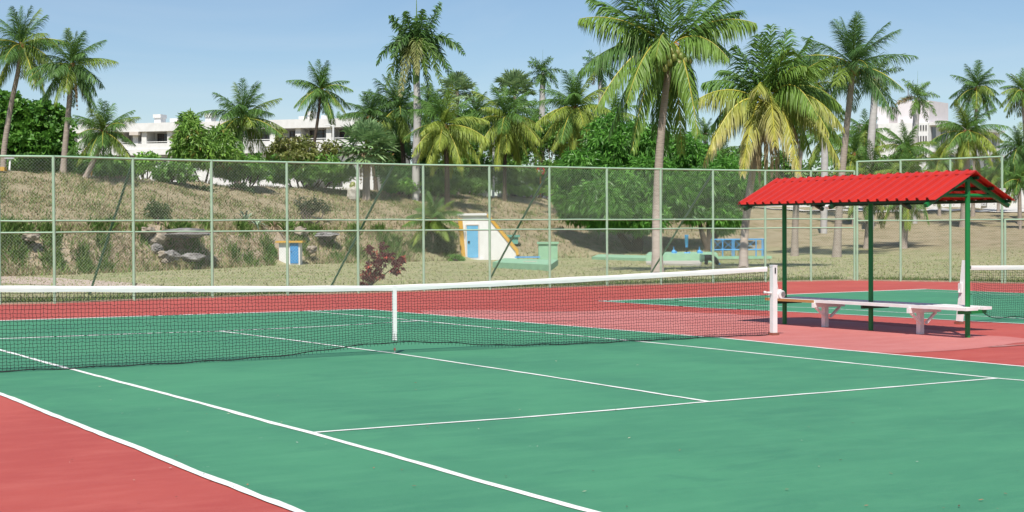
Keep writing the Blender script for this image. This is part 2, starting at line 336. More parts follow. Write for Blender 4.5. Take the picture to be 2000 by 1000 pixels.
mg = MB(); Pg = A(gpoly); Pg[:, 2] = .004; ng = len(Pg); mg.add(np.vstack([Pg, [[-.3, 0, .004]]]), [(i, ng, (i+1) % ng) for i in range(ng)])
struct('green_court', mg, mat_green)
l2 = GP([(1170, 588.5), (1385, 602), (1500, 607), (2000, 633)]); b2 = GP([(1170, 588.5), (1500, 577), (1810, 565)]); r2 = GP([(1810, 565), (2000, 573)])
l2e = l2[-1]+nrm(l2[-1]-l2[0])*10; r2e = r2[-1]+nrm(r2[-1]-r2[0])*20
poly2 = b2+[r2[1], r2e, l2e]+l2[::-1][:-1]
m2 = MB(); P2 = A(poly2); P2[:, 2] = .004; n2 = len(P2); m2.add(np.vstack([P2, [[16, 2, .004]]]), [(i, n2, (i+1) % n2) for i in range(n2)])
struct('green_court', m2, mat_green)
# faded strip between the courts, with its own ragged outline
up = [(820, 607), (880, 605.5), (960, 606), (1050, 609), (1130, 608), (1200, 606), (1270, 605), (1330, 609), (1420, 613), (1500, 618), (1600, 624), (1700, 632), (1800, 643), (1880, 651), (2000, 661)]
lo = [(2060, 664), (1960, 674), (1850, 686), (1760, 690.5), (1690, 689)]
pf = GP(up)+GP(lo)+[q+A([.02, 0, 0]) for q in (rd[4], rd[3], rd[2], rd[1])]+GP([(830, 614)])
fine = []
for i in range(len(pf)):
    a, b = pf[i], pf[(i+1) % len(pf)]; L = np.linalg.norm(b-a); k = max(1, int(L/.35))
    for q in range(k):
        p = a+(b-a)*q/k
        if i < len(up)+len(lo)-1: p = p+A([rng.normal()*.05, rng.normal()*.05, 0])
        fine.append(p)
import bmesh
def ngon_sheet(pts, z):
    bm = bmesh.new(); vs = [bm.verts.new((p[0], p[1], z)) for p in pts]; f = bm.faces.new(vs); bmesh.ops.triangulate(bm, faces=[f])
    bm.verts.ensure_lookup_table(); mb = MB(); mb.add([v.co[:] for v in bm.verts], A([[v.index for v in f.verts] for f in bm.faces])); bm.free()
    F = mb.F3[0]; V_ = mb.V[0]                       # face up
    for k in range(len(F)):
        if np.cross(V_[F[k, 1]]-V_[F[k, 0]], V_[F[k, 2]]-V_[F[k, 0]])[2] < 0: F[k] = F[k][::-1]
    return mb
struct('faded_paint_patch', ngon_sheet(fine, .0035), mat_pale)
def streak(pts, w, z=.0075):
    mb = MB(); P = A([G(*q) for q in pts]); n = 26; t = np.linspace(0, 1, n); tt = np.linspace(0, 1, len(P))
    C = np.stack([np.interp(t, tt, P[:, i]) for i in range(3)], 1); C[:, 2] = z; T = nrm(np.gradient(C, axis=0)); S = np.cross(T, UP)
    ww = w*np.sin(np.pi*t)**.7*(1+.35*rng.normal(size=n).cumsum()/3)
    ww = np.clip(ww, .005, None)[:, None]; V = np.vstack([C+S*ww, C-S*ww*rng.uniform(.5, 1.2, (n, 1))]); F = A([[i, n+i, n+i+1, i+1] for i in range(n-1)]); return mb.add(V, F)
sm = MB()
for q, w in (([(840, 611), (960, 611), (1080, 611.5), (1190, 611)], .22), ([(1060, 628), (1100, 627.5), (1140, 628)], .10), ([(1930, 679), (1970, 675.5), (2020, 673)], .06)):
    s_ = streak(q, w); sm.add(s_.V[0], s_.F4[0])
struct('grey_stains', sm, mat_stain)
def ribbon(mb, pts, w, z=.0080, wob=.009):
    P = A(pts, float); seg = np.linalg.norm(np.diff(P, axis=0), axis=1); s = np.concatenate([[0], np.cumsum(seg)]); n = max(2, int(s[-1]/.22))
    t = np.linspace(0, s[-1], n); C = np.stack([np.interp(t, s, P[:, i]) for i in range(3)], 1); C[:, 2] = z
    T = nrm(np.gradient(C, axis=0)); S = np.cross(T, UP)
    wa = np.convolve(rng.normal(size=n+6), np.ones(7)/7, 'valid')[:, None]*wob*2; wb = rng.normal(size=(n, 1))*wob*.45
    V = np.vstack([C+S*(w/2+wb)+S*wa, C-S*(w/2+rng.normal(size=(n, 1))*wob*.45)+S*wa]); F = A([[i, n+i, n+i+1, i+1] for i in range(n-1)]); mb.add(V, F)
ln = MB()
ribbon(ln, [bleft]+[ld[0], ld[1], ldn], .074)
ribbon(ln, GP(RDp)+[rdn], .062)
ls = GP([(-60, 666), (2, 685), (160, 727), (608, 847), (1150, 1000)]); lsfar = bl[2]+nrm(bl[0]-bl[2])*9.6
ribbon(ln, [lsfar]+ls+[ls[-1]+nrm(ls[-1]-ls[-2])*2.5], .066, .0084)
rs = GP([(600, 608.3), (815, 626.5), (1000, 645), (1265, 669), (1949, 740), (2000, 744)])
ribbon(ln, rs+[rs[-1]+nrm(rs[-1]-rs[-3])*6], .06)
ribbon(ln, GP([(606, 847), (1000, 818), (1385, 786), (1650, 765), (1946, 740)]), .056, .0088)
ribbon(ln, GP([(430, 648), (600, 669), (771, 691), (1080, 738), (1385, 786)]), .052, .0092)
ribbon(ln, [bleft]+bl, .13, .0088)
wl = MB(); fs = GP([(40, 661), (240, 653.5), (430, 647.5), (640, 638), (815, 627.5)]); ribbon(ln, [lsfar*0+fs[0]+nrm(fs[0]-fs[2])*2.4]+fs[:3], .095, .0088)
ribbon(wl, fs[2:], .095, .0096)
ribbon(ln, l2+[l2e], .065); ribbon(ln, b2, .13, .0088); ribbon(ln, r2+[r2e], .05)
li = GP([(1290, 585), (1534, 600), (1597, 602), (1750, 610.6), (1904, 617.5), (2000, 623)]); ribbon(wl, li[:4], .07); ribbon(ln, li[3:]+[li[-1]+nrm(li[-1]-li[-3])*9], .05)
ri = GP([(1759, 567.5), (1872, 572), (2000, 577.5)]); ribbon(wl, ri+[ri[-1]+nrm(ri[-1]-ri[0])*15], .05)
struct('court_lines', ln, mat_line); struct('worn_court_lines', wl, mat_wornline)
# kerb along the fence foot
kb = MB()
kp = [p+nrm(A([0, -1, 0]))*-.0 for p in FA]
for a, b in zip(FA[:-1], FA[1:]): kb.bar(a+A([0, .06, -.01]), b+A([0, .06, -.01]), .16, .09)
rb = FB+FCN[1:]
for a, b in zip(rb[:-1], rb[1:]): kb.bar(a+A([.06, .02, -.008]), b+A([.06, .02, -.008]), .16, .09)
struct('kerb', kb, mat_kerb)
pt = [(0, 537), (100, 541), (180, 545.5), (250, 550), (310, 556), (345, 560.5)]; pb = [(250, 565), (180, 559), (100, 555), (0, 551.5)]
pth = MB(); q1 = GP([(-120, 532)]+pt); q2 = GP([(-120, 547)]+pb[::-1]+[(345, 570), (420, 575)])
n = 40; i1 = np.linspace(0, len(q1)-1, n); i2 = np.linspace(0, len(q2)-1, n)
e1 = np.stack([np.interp(i1, range(len(q1)), A(q1)[:, k]) for k in range(3)], 1)+rng.normal(size=(n, 3))*.09; e2 = np.stack([np.interp(i2, range(len(q2)), A(q2)[:, k]) for k in range(3)], 1)+rng.normal(size=(n, 3))*.09
e1[:, 2] = e2[:, 2] = -.024; pth.add(np.vstack([e1, e2]), A([[i, n+i, n+i+1, i+1] for i in range(n-1)])); struct('path', pth, mat_path)
rd_ = MB(); cols = np.linspace(1380, 2500, 60); 
ea = A([base(c, 131+(c-1380)*.004) for c in cols]); eb = A([base(c, 139.5+(c-1380)*.004) for c in cols]); ea[:, 2] += .06; eb[:, 2] += .12
rd_.add(np.vstack([ea, eb]), A([[i, i+1, 60+i+1, 60+i] for i in range(59)])); struct('road', rd_, mat_road)
rk = MB(); kc = [base(c, 111+(c-985)*.055)+A([0, 0, .10]) for c in (975, 1020, 1065, 1110)]
for a, b in zip(kc[:-1], kc[1:]): rk.bar(a, b, .25, .3)
single('kerb_stone', rk, mat_whitewall, 'long white kerb at the top of the grass bank by the round sign', 'kerb', base(1040, 113))
# ------------------------------------------------------------------ fences
def chain(mb, A0, B0, z0, z1, p=.080, r=.0014):
    A0, B0 = A(A0, float), A(B0, float); L = np.linalg.norm((B0-A0)[:2]); t = nrm((B0-A0)*A([1, 1, 0])); nn = np.cross(t, UP); H = z1-z0
    for sg in (1, -1):
        k0 = -int(H/p)-1 if sg > 0 else 0; k1 = int(L/p)+1 if sg > 0 else int((L+H)/p)+1
        ks = np.arange(k0, k1)*p
        for k in ks:
            s0, s1 = k, k+sg*H; h0, h1 = 0., 1.
            lo_, hi_ = min(s0, s1), max(s0, s1)
            if hi_ <= 0 or lo_ >= L: continue
            c = sorted(((0-s0)/(s1-s0), (L-s0)/(s1-s0))); h0 = max(0, c[0]); h1 = min(1, c[1])
            if h1-h0 < .004: continue
            P = [A0*A([1, 1, 0])+t*(s0+(s1-s0)*h)+UP*(z0+H*h)+nn*(.004*sg) for h in (h0, h1)]
            mb.tube(P, r, 3, False)
def fence(posts, H, rails, name, label, meshz, braces=(), toprail=True, pr=.035):
    root = thing(name, label, 'fence', posts[len(posts)//2])
    for p in posts: part('post', MB().tube([p, p+UP*(H/2), p+UP*(H+.02)], pr, 10), mat_fgreen, root, True)
    tr = MB()
    for a, b in zip(posts[:-1], posts[1:]): tr.tube([a+UP*H, b+UP*H], .027, 8)
    if toprail: part('top_rail', tr, mat_fgreen, root, True)
    for z in rails:
        mr = MB()
        for a, b in zip(posts[:-1], posts[1:]): mr.tube([a+UP*z, (a+b)/2+UP*(z+rng.normal()*.008), b+UP*z], .021, 8)
        part('middle_rail', mr, mat_fgreen, root, True)
    for z0, z1 in meshz:
        cm = MB()
        for a, b in zip(posts[:-1], posts[1:]): chain(cm, a, b, z0, z1)
        part('chain_mesh', cm, mat_wire, root)
    for a, b in braces: part('brace', MB().tube([a, b], .032, 8), mat_brace, root, True)
    return root
tops = [FP[2]+UP*3.3, (FP[5]*.46+FP[6]*.54)+UP*3.33, FP[8]+UP*3.3, FP[11]+UP*3.3]; feet = [G(174, 575), G(647, 557), G(955, 546.5), G(1270, 534)]
ybr = [A([t[0]+(f[0]-t[0])*.97, f[1], -.03]) for t, f in zip(tops, feet)]
fence(FA, 3.37, (1.63, 1.90), 'chain_link_fence', 'long mint green chain-link fence with slanted dark braces behind the courts', [(.04, 1.64), (1.89, 3.36)], [(t, A([f[0], f[1], -.03])) for t, f in zip(tops, feet)])
# the narrow gap between the two rails stays open, as in the photograph
FBs = [FB[0]+nrm(FB[1]-FB[0])*.09]+FB[1:]
fence(FBs, 3.66, (1.84,), 'chain_link_fence', 'taller short run of chain-link fence on the right of the corner', [(.04, 1.84), (1.84, 3.65)])
FC2 = [FCN[0]+sdir*.09]+FCN[1:]
fence(FC2, 1.84, (), 'chain_link_fence', 'low chain-link fence continuing at the right edge past the tall run', [(.04, 1.83)])
# ------------------------------------------------------------------ tennis nets
def netting(x0, x1, top, bot, yofs, n_x, n_z, r, mb):
    """cords of a net along x; top/bot/yofs are functions of x"""
    xs = np.linspace(x0, x1, n_x)
    wav = rng.normal(size=(n_x, n_z))*.0035
    Z = np.stack([bot(x)+(top(x)-bot(x))*np.linspace(0, 1, n_z)**1.12 for x in xs])+rng.normal(size=(n_x, n_z))*.003
    X = xs[:, None]+wav; Y = np.stack([yofs(x)*(1-np.linspace(0, 1, n_z)) for x in xs])
    PT = np.stack([X, Y, Z], -1)
    for i in range(n_x): mb.tube(PT[i], r, 3, False)
    for j in range(n_z):
        Pj = PT[:, j].copy(); Pj[:, 2] += np.where(np.arange(n_x) % 2, .004, -.004)
        mb.tube(Pj, r, 3, False)
NX = 6.4
def ntop(x): return .914+(1.06-.914)*min(1, abs(x)/NX)**1.25-.0
def nbot(x):
    c = .135*math.exp(-(x/1.35)**2); return .02+c+.004*math.sin(x*2.1)**2
def nyo(x): return -.02-.02*math.sin(x*1.3)**2*(abs(x) > .3)
D0 = G(771, 691); D0[2] = 0                        # the net's real middle
E0 = G(1511, 655); E0[2] = 0
ndir = nrm(E0-D0); HALF = np.linalg.norm(E0-D0); nper = A([-ndir[1], ndir[0], 0])
def NW(P): P = A(P, float); return D0+np.outer(P[..., 0].ravel(), ndir)+np.outer(P[..., 1].ravel(), nper)+np.outer(P[..., 2].ravel(), UP)
sc = HALF/6.4
net = thing('tennis_net', 'black tennis net with white headband and centre strap across the near court', 'tennis net', D0)
nm = MB(); netting(-6.3, 6.27, lambda x: ntop(x)-.035, nbot, nyo, 287, 23,   .0029, nm); nm.V = [NW(v*A([sc, 1, 1])) for v in nm.V]; part('netting', nm, mat_net, net)
cd = MB(); xs = np.linspace(-6.3, 6.27, 160)
cd.tube(A([[x, nyo(x)-.005, nbot(x)+.008*math.sin(x*9)] for x in xs]), .0065, 5)
for x in np.arange(-6.2, 6.2, .055):
    if abs(x) < 3.2: cd.tube([[x, nyo(x)-.01, nbot(x)], [x+.006*rng.normal(), nyo(x)-.018, max(.012, nbot(x)-.035)]], .003, 3, False)
cd.V = [NW(v*A([sc, 1, 1])) for v in cd.V]; part('bottom_cord', cd, mat_net, net)
hb = MB(); xs = np.linspace(-6.3, 6.27, 90)
for sg in (1,):
    prof = [(-.014, 0), (-.017, -.03), (-.014, -.068), (.014, -.068), (.017, -.03), (.014, 0), (.0, .006)]
    Vh = A([[x, y, ntop(x)+z+.003*math.sin(x*5+z*40)] for x in xs for y, z in prof]); k = len(prof)
    hb.add(NW(Vh*A([sc, 1, 1])), A([[i*k+j, i*k+(j+1) % k, (i+1)*k+(j+1) % k, (i+1)*k+j] for i in range(len(xs)-1) for j in range(k)]))
part('headband', hb, mat_tape, net)
sp_ = MB(); sp_.box(D0+UP*.548, (.055, .035, .735), [ndir, nper, UP]); part('centre_strap', sp_, mat_tape, net)
an_ = MB(); an_.tube([D0+UP*.185, D0+UP*.14+ndir*.022, D0+UP*.09, D0+UP*.14-ndir*.022, D0+UP*.185], .005, 5); an_.tube([D0+UP*.0, D0+UP*.095], .008, 6)
ah = part('strap_hook', an_, mat_steel, net)
part('rusty_clip', MB().box(D0+UP*.06, (.022, .022, .03), [ndir, nper, UP]), mat_rust, ah)
cb = MB(); cb.tube(NW(A([[6.25*sc, 0, 1.045], [6.4*sc, 0, 1.055]])), .004, 5); part('net_cable', cb, mat_steel, net)
po = thing('net_post', 'upright white net post with rusty base and white winch beside the bench', 'net post', E0)
part('pole', MB().box(E0+UP*.555, (.082, .082, 1.03), [ndir, nper, UP]), mat_white, po)
cap = MB().box(E0+UP*1.079, (.088, .088, .014), [ndir, nper, UP]); part('cap', cap, mat_white, po)
part('pulley', MB().box(E0+UP*1.0-nper*.043+ndir*.0, (.02, .012, .09), [ndir, nper, UP]), mat_black, po)
bp_ = MB().box(E0+UP*.02, (.13, .12, .045), [ndir, nper, UP]); part('base_plate', bp_, mat_rust, po)
wn = MB(); c = E0+UP*.63+ndir*.125-nper*.0; wn.box(E0+UP*.64+ndir*.085, (.09, .06, .14), [ndir, nper, UP]); wn.tube([c-nper*.05, c+nper*.05], .066, 14)
w_ = part('winch', wn, mat_white, po)
cw = E0+UP*.64+ndir*.14-nper*.055; part('drum', MB().tube([cw, cw-nper*.012], .036, 12), mat_steel, w_)
part('crank', MB().tube([E0+UP*.655-ndir*.05, E0+UP*.665-ndir*.16], .017, 8).ball(E0+UP*.667-ndir*.17, .024), mat_white, w_)
part('cable', MB().tube([E0+UP*1.02+ndir*.042, E0+UP*.86+ndir*.06, E0+UP*.7+ndir*.09], .004, 4), mat_white, po)
# second court's net and its leaning post
X0 = G(1873.5, 633); X0[2] = 0; T0 = W(1888, 509, 28.4); lean = T0-X0; nd2 = nrm(A([1.0, -.02, 0])); np2 = A([-nd2[1], nd2[0], 0])
dX = (X0-CP)@CF; T0 = W(1886, 508.5, dX); 
p2 = thing('net_post', 'leaning white net post with rusty foot behind the right end of the bench', 'net post', X0)
ax = nrm(T0-X0); part('pole', MB().bar(X0+ax*.05, T0, .085, .085, up=nd2), mat_white, p2)
part('base_plate', MB().box(X0+UP*.02, (.12, .12, .045)), mat_rust, p2)
part('winch', MB().box(X0+ax*.62-nd2*.06, (.05, .06, .16)).tube([X0+ax*.66-nd2*.05, X0+ax*.54-nd2*.085], .018, 8), mat_white, p2)
n2 = thing('tennis_net', 'black tennis net with white headband hanging at the right edge', 'tennis net', X0+nd2*4)
NB = X0+nd2*.30; 
def n2w(V): V = A(V); return NB+np.outer(V[:, 0], nd2)+np.outer(V[:, 1], np2)+np.outer(V[:, 2], UP)
L2 = 11.8
def t2(x): return .985-.07*min(1, x/5)
def b2_(x): return (.06+.20*math.exp(-(x/.28)**2))*1+.02*math.sin(x*2)
nm = MB(); netting(0, L2, lambda x: t2(x)-.03, b2_, lambda x: -.05, 250, 22, .0024, nm); nm.V = [n2w(v) for v in nm.V]; part('netting', nm, mat_net, n2)
hb = MB(); xs = np.linspace(-.03, L2, 40)
Vh = A([[x, y, t2(x)+z] for x in xs for y, z in prof]); k = len(prof)
hb.add(n2w(Vh), A([[i*k+j, i*k+(j+1) % k, (i+1)*k+(j+1) % k, (i+1)*k+j] for i in range(len(xs)-1) for j in range(k)])); part('headband', hb, mat_tape, n2)
cd = MB(); xs = np.linspace(.05, L2, 120); cd.tube(n2w(A([[x, -.05, b2_(x)+.01*math.sin(x*8)] for x in xs])), .007, 5)
cd.tube([T0-UP*.1, NB+UP*.93], .004, 4); cd.tube([X0+ax*.55, NB+UP*.5], .006, 4); part('bottom_cord', cd, mat_net, n2)
# ------------------------------------------------------------------ shelter with bench
SX = 8.6; PY = (-1.94, .05, 2.09); RZ, EZ, XL, XR = 2.475, 2.055, 7.74, 9.46; Y0, Y1 = -2.10, 2.31
sh = thing('bench_shelter', 'red corrugated gable roof on three green posts over the courtside bench', 'shelter', (SX, 0, 0))
for y in PY: part('post', MB().tube([(SX, y, 0), (SX, y, 1.2), (SX, y, RZ-.07)], .039, 14), mat_sgreen, sh, True)
def roofsheet(x0, z0, x1, z1):
    """corrugated sheet from ridge (x0,z0) to eave (x1,z1), ribs running down the slope"""
    mb = MB(); pitch = .2; prof = []
    for k in range(int((Y1-Y0)/pitch)+1):
        for dy, h in ((0, 0), (.112, 0), (.126, .041), (.164, .041), (.178, 0)):
            y = Y0+k*pitch+dy
            if y <= Y1: prof.append((y, h))
    prof.append((Y1, 0)); nrmv = nrm(A([-(z1-z0), 0, (x1-x0)])); nrmv = nrmv*np.sign(nrmv[2]); n = len(prof); V = []
    for th in (0, -.006):
        for (xx, zz) in ((x0, z0), ((x0+x1)/2, (z0+z1)/2-.004), (x1, z1)): V += [A([xx, y, zz])+nrmv*(h+th) for y, h in prof]
    F = []; s = 1 if x1 < x0 else -1
    for L_ in (0, 3):
        for r_ in (0, 1):
            for j in range(n-1):
                a = (L_+r_)*n+j; q = (a, a+n, a+n+1, a+1); F.append(q if (s > 0) == (L_ == 0) else q[::-1])
    for j in range(n-1): F.append((2*n+j, 5*n+j, 5*n+j+1, 2*n+j+1))
    for e in (0, n-1):
        for r_ in (0, 1): F.append((r_*n+e, (r_+1)*n+e, (r_+4)*n+e, (r_+3)*n+e))
    mb.add(V, A(F)); return mb
part('roof_panel', roofsheet(SX-.004, RZ+.004, XL, EZ), mat_roof, sh)
part('roof_panel', roofsheet(SX+.004, RZ, XR, EZ), mat_roof, sh)
part('ridge_cap', MB().prism([(SX-.10, 0, RZ-.032), (SX, 0, RZ+.022), (SX+.10, 0, RZ-.032), (SX, 0, RZ+.012)], (0, Y0+.0, 0), (0, Y1, 0)), mat_roof, sh)
for y in PY:
    for xe in (XL, XR):
        s_ = 1 if xe > SX else -1
        a = A([SX+s_*.03, y, RZ-.095]); b = A([xe-s_*.0, y, EZ-.07]); b = b+nrm(b-a)*.03
        part('rafter', MB().bar(a, b, .055, .06), mat_sgreen if y < -1 else mat_shadegreen, sh)  # front pair bright, inner pairs carry roof shade in their colour
    part('tie_beam', MB().tube([(SX-.55, y, 2.125), (SX+.55, y, 2.125)], .03, 10), mat_sgreen if y < -1 else mat_shadegreen, sh, True)
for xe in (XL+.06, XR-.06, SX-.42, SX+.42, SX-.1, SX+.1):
    zz = RZ+(EZ-RZ)*abs(xe-SX)/(XR-SX)-.040; part('purlin', MB().bar((xe, Y0+.04, zz), (xe, Y1-.03, zz), .04, .045), mat_shadegreen, sh)
part('pipe_end', MB().tube([(XL+.02, .18, 1.99), (XL+.02, .05, 1.99)], .03, 12).tube([(XL+.02, .05, 1.99), (XL+.02, .045, 1.99)], .021, 12), mat_white, sh)
for y in np.arange(Y0+.05, Y1, .2): part('roof_screw', MB().ball((XR-.06, y+.1, EZ-.052), .009, 6, 4), mat_steel, sh)
bench = thing('bench', 'long white plank bench on two braced timber legs under the red roof', 'bench', (8.62, 0, 0))
SZ = .465
def plank(x0, x1, y0, y1, z=SZ, th=.045): return MB().box(((x0+x1)/2, (y0+y1)/2, z-th/2), (x1-x0, y1-y0, th))
part('plank', plank(8.30, 8.555, -2.18, 1.02), mat_white, bench)
part('plank', plank(8.29, 8.555, 1.03, 2.2, SZ-.004), mat_white, bench)
part('plank', plank(8.655, 8.80, -2.0, 2.18), mat_white, bench); part('plank', plank(8.81, 8.99, -2.06, 2.2, SZ-.003), mat_white, bench)
part('bare_edge', MB().box((8.283, 1.63, SZ-.026), (.013, 1.2, .046)), mat_wood, bench, label='bare orange wood front edge where the white paint is gone')
for y in (-1.0, 1.1):
    l = part('leg', MB().box((8.6, y, .205), (.085, .08, .41)), mat_white, bench)
    part('crossbar', MB().box((8.61, y-.07, SZ-.085), (.70, .05, .078)), mat_white, l)
    for s_ in (-1, 1): part('brace', MB().bar((8.6+s_*.052, y-.067, .17), (8.6+s_*.27, y-.067, SZ-.125), .032, .042, up=A([0, 1, 0])), mat_white, l)
for y in PY: part('bracket', MB().bar((8.34, y-.06, SZ-.078), (8.92, y-.06, SZ-.078), .045, .05), mat_shadegreen if y > -1 else mat_sgreen, bench)  # brackets behind the front one get the green with shade in it
# ------------------------------------------------------------------ foliage tools
def leaves(mb, C, D, L, Wd, tint, fold=.25, droop=.2):
    """one pointed leaf per row: base C, direction D"""
    n = len(C); D = nrm(D); R_ = nrm(rng.normal(size=(n, 3))+A([0, 0, .6])); S = nrm(np.cross(D, R_)); Nn = np.cross(S, D)
    L = np.broadcast_to(L, (n,))[:, None]; Wd = np.broadcast_to(Wd, (n,))[:, None]
    mid = C+D*L*.48+Nn*L*.05; tip = C+D*L-UP*L*droop
    V = np.stack([C, mid+S*Wd*.5, tip, mid-S*Wd*.5], 1).reshape(-1, 3); T = np.repeat(np.broadcast_to(tint, (n, 3)), 4, 0)
    F = np.arange(n*4).reshape(n, 4); mb.add(V, F, T)
def ell_samples(e, n, rmin=.55, sub=14, subr=.42, lump=.72):
    """points in a lumpy ellipsoid (px,py,rx,ry,d[,depth radius factor]); returns points and outward normals"""
    px, py, rx, ry, d = e[:5]; df = e[5] if len(e) > 5 else .9
    c = W(px, py, d); ax = A([HR*M(rx, d), HF*M(rx, d)*df, UP*M(ry, d)])
    k = nrm(rng.normal(size=(sub, 3)))*lump*rng.uniform(.75, 1.1, (sub, 1)); sr = subr*rng.uniform(.7, 1.25, sub)
    which = rng.integers(0, sub, n); inner = rng.random(n) < .22
    u = nrm(rng.normal(size=(n, 3))); r = rng.uniform(rmin, 1.05, (n, 1))**.6
    q = k[which]+u*r*sr[which][:, None]; q[inner] = (u*rng.uniform(.2, .8, (n, 1)))[inner]
    return c+q@ax, nrm(u@ax+.4*nrm(q@ax)), q
def canopy(mb, ells, dens, L, Wd, c1, c2, per=6, spread=.9, down=.25, out=.5, alt=None, altp=.05):
    for e in ells:
        n = max(12, int(dens*e[2]*e[3]/100)); P, N_, q = ell_samples(e, n)
        t = rng.random((n, 1)); tint = A(c1)*(1-t)+A(c2)*t
        if alt is not None:
            a = rng.random(n) < altp; tint[a] = A(alt)
        C = np.repeat(P, per, 0); D = np.repeat(N_, per, 0)*out+rng.normal(size=(n*per, 3))*spread-UP*down
        T = np.repeat(tint, per, 0)*rng.uniform(.8, 1.22, (n*per, 1))
        leaves(mb, C+rng.normal(size=C.shape)*L*.15, D, L*rng.uniform(.7, 1.2, n*per), Wd*rng.uniform(.8, 1.2, n*per), T, droop=.15)
def limb(mb, a, b, r0, r1, wob=.06, n=7):
    a, b = A(a, float), A(b, float); t = np.linspace(0, 1, n)[:, None]; L = np.linalg.norm(b-a); o = rng.normal(size=3)*wob*L; o[2] *= .3
    mb.tube(a+(b-a)*t+np.sin(np.pi*t)*o, np.linspace(r0, r1, n), 8)
# ---- palms
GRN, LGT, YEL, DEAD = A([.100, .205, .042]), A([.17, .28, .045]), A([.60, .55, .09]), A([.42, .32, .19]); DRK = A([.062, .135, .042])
def frond(mb, P0, P1, P2, leafL, n, leafW, hang, tA, tB, rib, plume=0., deadtip=0., fwd=.5, ribw=1.0, t0=.10):
    P0, P1, P2 = A(P0, float), A(P1, float), A(P2, float); t = np.linspace(0, 1, 12)[:, None]
    B = P0*(1-t)**2+P1*2*t*(1-t)+P2*t*t; L = np.linalg.norm(np.diff(B, axis=0), axis=1).sum()
    mb.tube(B, np.linspace(L*.013, L*.0025, 12)*ribw, 4, False, tint=rib)
    t = np.linspace(t0, .995, n)[:, None]+rng.normal(size=(n, 1))*.004; t = np.clip(t, .08, 1)
    B = P0*(1-t)**2+P1*2*t*(1-t)+P2*t*t; T = nrm(2*(1-t)*(P1-P0)+2*t*(P2-P1))
    pn = np.cross(P1-P0, P2-P1)
    if np.linalg.norm(pn) < 1e-4*L*L: pn = np.cross(P1-P0, A([rng.normal(), rng.normal(), .2]))
    S = np.broadcast_to(nrm(pn), B.shape); Nn = nrm(np.cross(S, T)); prof_ = (np.sin(np.pi*np.clip(t*.92+.06, 0, 1)**.75)**.6)*.95+.08
    for sd in (1, -1):
        ph = (rng.uniform(-1, 1, (n, 1))*plume) if plume else rng.normal(size=(n, 1))*.14
        lat = S*sd*np.cos(ph)+Nn*np.sin(ph)
        d = nrm(lat*.62+T*(fwd*.85+rng.normal(size=(n, 1))*.12)-UP*(hang+rng.normal(size=(n, 1))*.16)); ln_ = leafL*prof_*rng.uniform(.85, 1.12, (n, 1))
        w = T-(np.sum(T*d, 1, keepdims=True))*d; w = nrm(w); w = nrm(w+np.cross(d, w)*rng.normal(size=(n, 1))*.45)
        mid = B+d*ln_*.5; d2 = nrm(d-UP*(hang*1.2+.35)+rng.normal(size=(n, 3))*.06); tip = mid+d2*ln_*.5
        V = np.stack([B-w*leafW*.35, B+w*leafW*.35, mid+w*leafW*.5, mid-w*leafW*.5, tip], 1).reshape(-1, 3)
        k = (A(tA)*(1-t)+A(tB)*t)*rng.uniform(.82, 1.2, (n, 1)); tc = np.repeat(k, 5, 0).reshape(n, 5, 3)
        if deadtip: 
            dd = np.clip((t-.25)*1.6, 0, 1)*deadtip*rng.uniform(.4, 1.2, (n, 1)); dd = np.clip(dd, 0, 1); tc[:, 4] = tc[:, 4]*(1-dd)+A([.62, .52, .38])*dd; tc[:, 2:4] = tc[:, 2:4]*(1-dd*.6)[:, None]+(A([.56, .45, .22])*dd[:, None]*.6)
        i = np.arange(n)[:, None]*5; mb.add(V, np.hstack([i, i+1, i+2, i+3]), tc.reshape(-1, 3)); mb.F3.append(np.hstack([i+3, i+2, i+4])+mb.n-len(V))
def sph(az, el): return A([math.cos(az)*math.cos(el), math.sin(az)*math.cos(el), math.sin(el)])
def coco_crown(mb, c, L, n, y=.3, droop=.75, emax=84, emin=-58, nl=30, dark=0., az0=0., leaf=.30, wind=0., hang=.75):
    for i in range(n):
        f = i/(n-1); el = math.radians(emax+(emin-emax)*f**.95+rng.normal()*6); az = az0+i*2.39996+rng.normal()*.2
        Li = L*(.78+.3*min(1, f*2.5))*rng.uniform(.88, 1.1); u = sph(az, min(el+.25, 1.5)); P1 = c+u*Li*.50
        P2 = P1+Li*.66*nrm(sph(az, el-.1)-UP*droop*(.38+1.15*f)*rng.uniform(.7, 1.3)+HR*wind)
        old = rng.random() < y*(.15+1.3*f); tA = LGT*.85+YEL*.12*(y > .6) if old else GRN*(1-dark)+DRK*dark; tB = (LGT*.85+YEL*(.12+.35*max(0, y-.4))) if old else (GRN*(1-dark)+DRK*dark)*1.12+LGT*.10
        rib = YEL*.95 if (f > .45 and rng.random() < .25+y) else LGT*.75
        nl_ = int(nl*2.1); frond(mb, c, P1, P2, Li*leaf*1.25, nl_, Li/nl_*.85, hang*(.35+.75*f), tA, tB, rib, fwd=.5+.65*max(0, math.sin(el)))
def royal_crown(mb, c, L, n, nl=44, tint=GRN, emax=75, emin=-75, leaf=.22, az0=.3, dead=.1):
    for i in range(n):
        f = i/(n-1); el = math.radians(emax+(emin-emax)*f+rng.normal()*7); az = az0+i*2.39996
        Li = L*rng.uniform(.88, 1.1); P1 = c+sph(az, min(el+.35, 1.5))*Li*.5; P2 = P1+Li*.55*nrm(sph(az, el-.25)-UP*.55)
        dd = rng.random() < dead and f > .5
        nl_ = int(nl*1.7); frond(mb, c, P1, P2, Li*leaf*1.2, nl_, Li/nl_*.95, .25, DEAD*.9 if dd else tint, DEAD if dd else tint*1.15+LGT*.1, LGT*.8, plume=1.25)
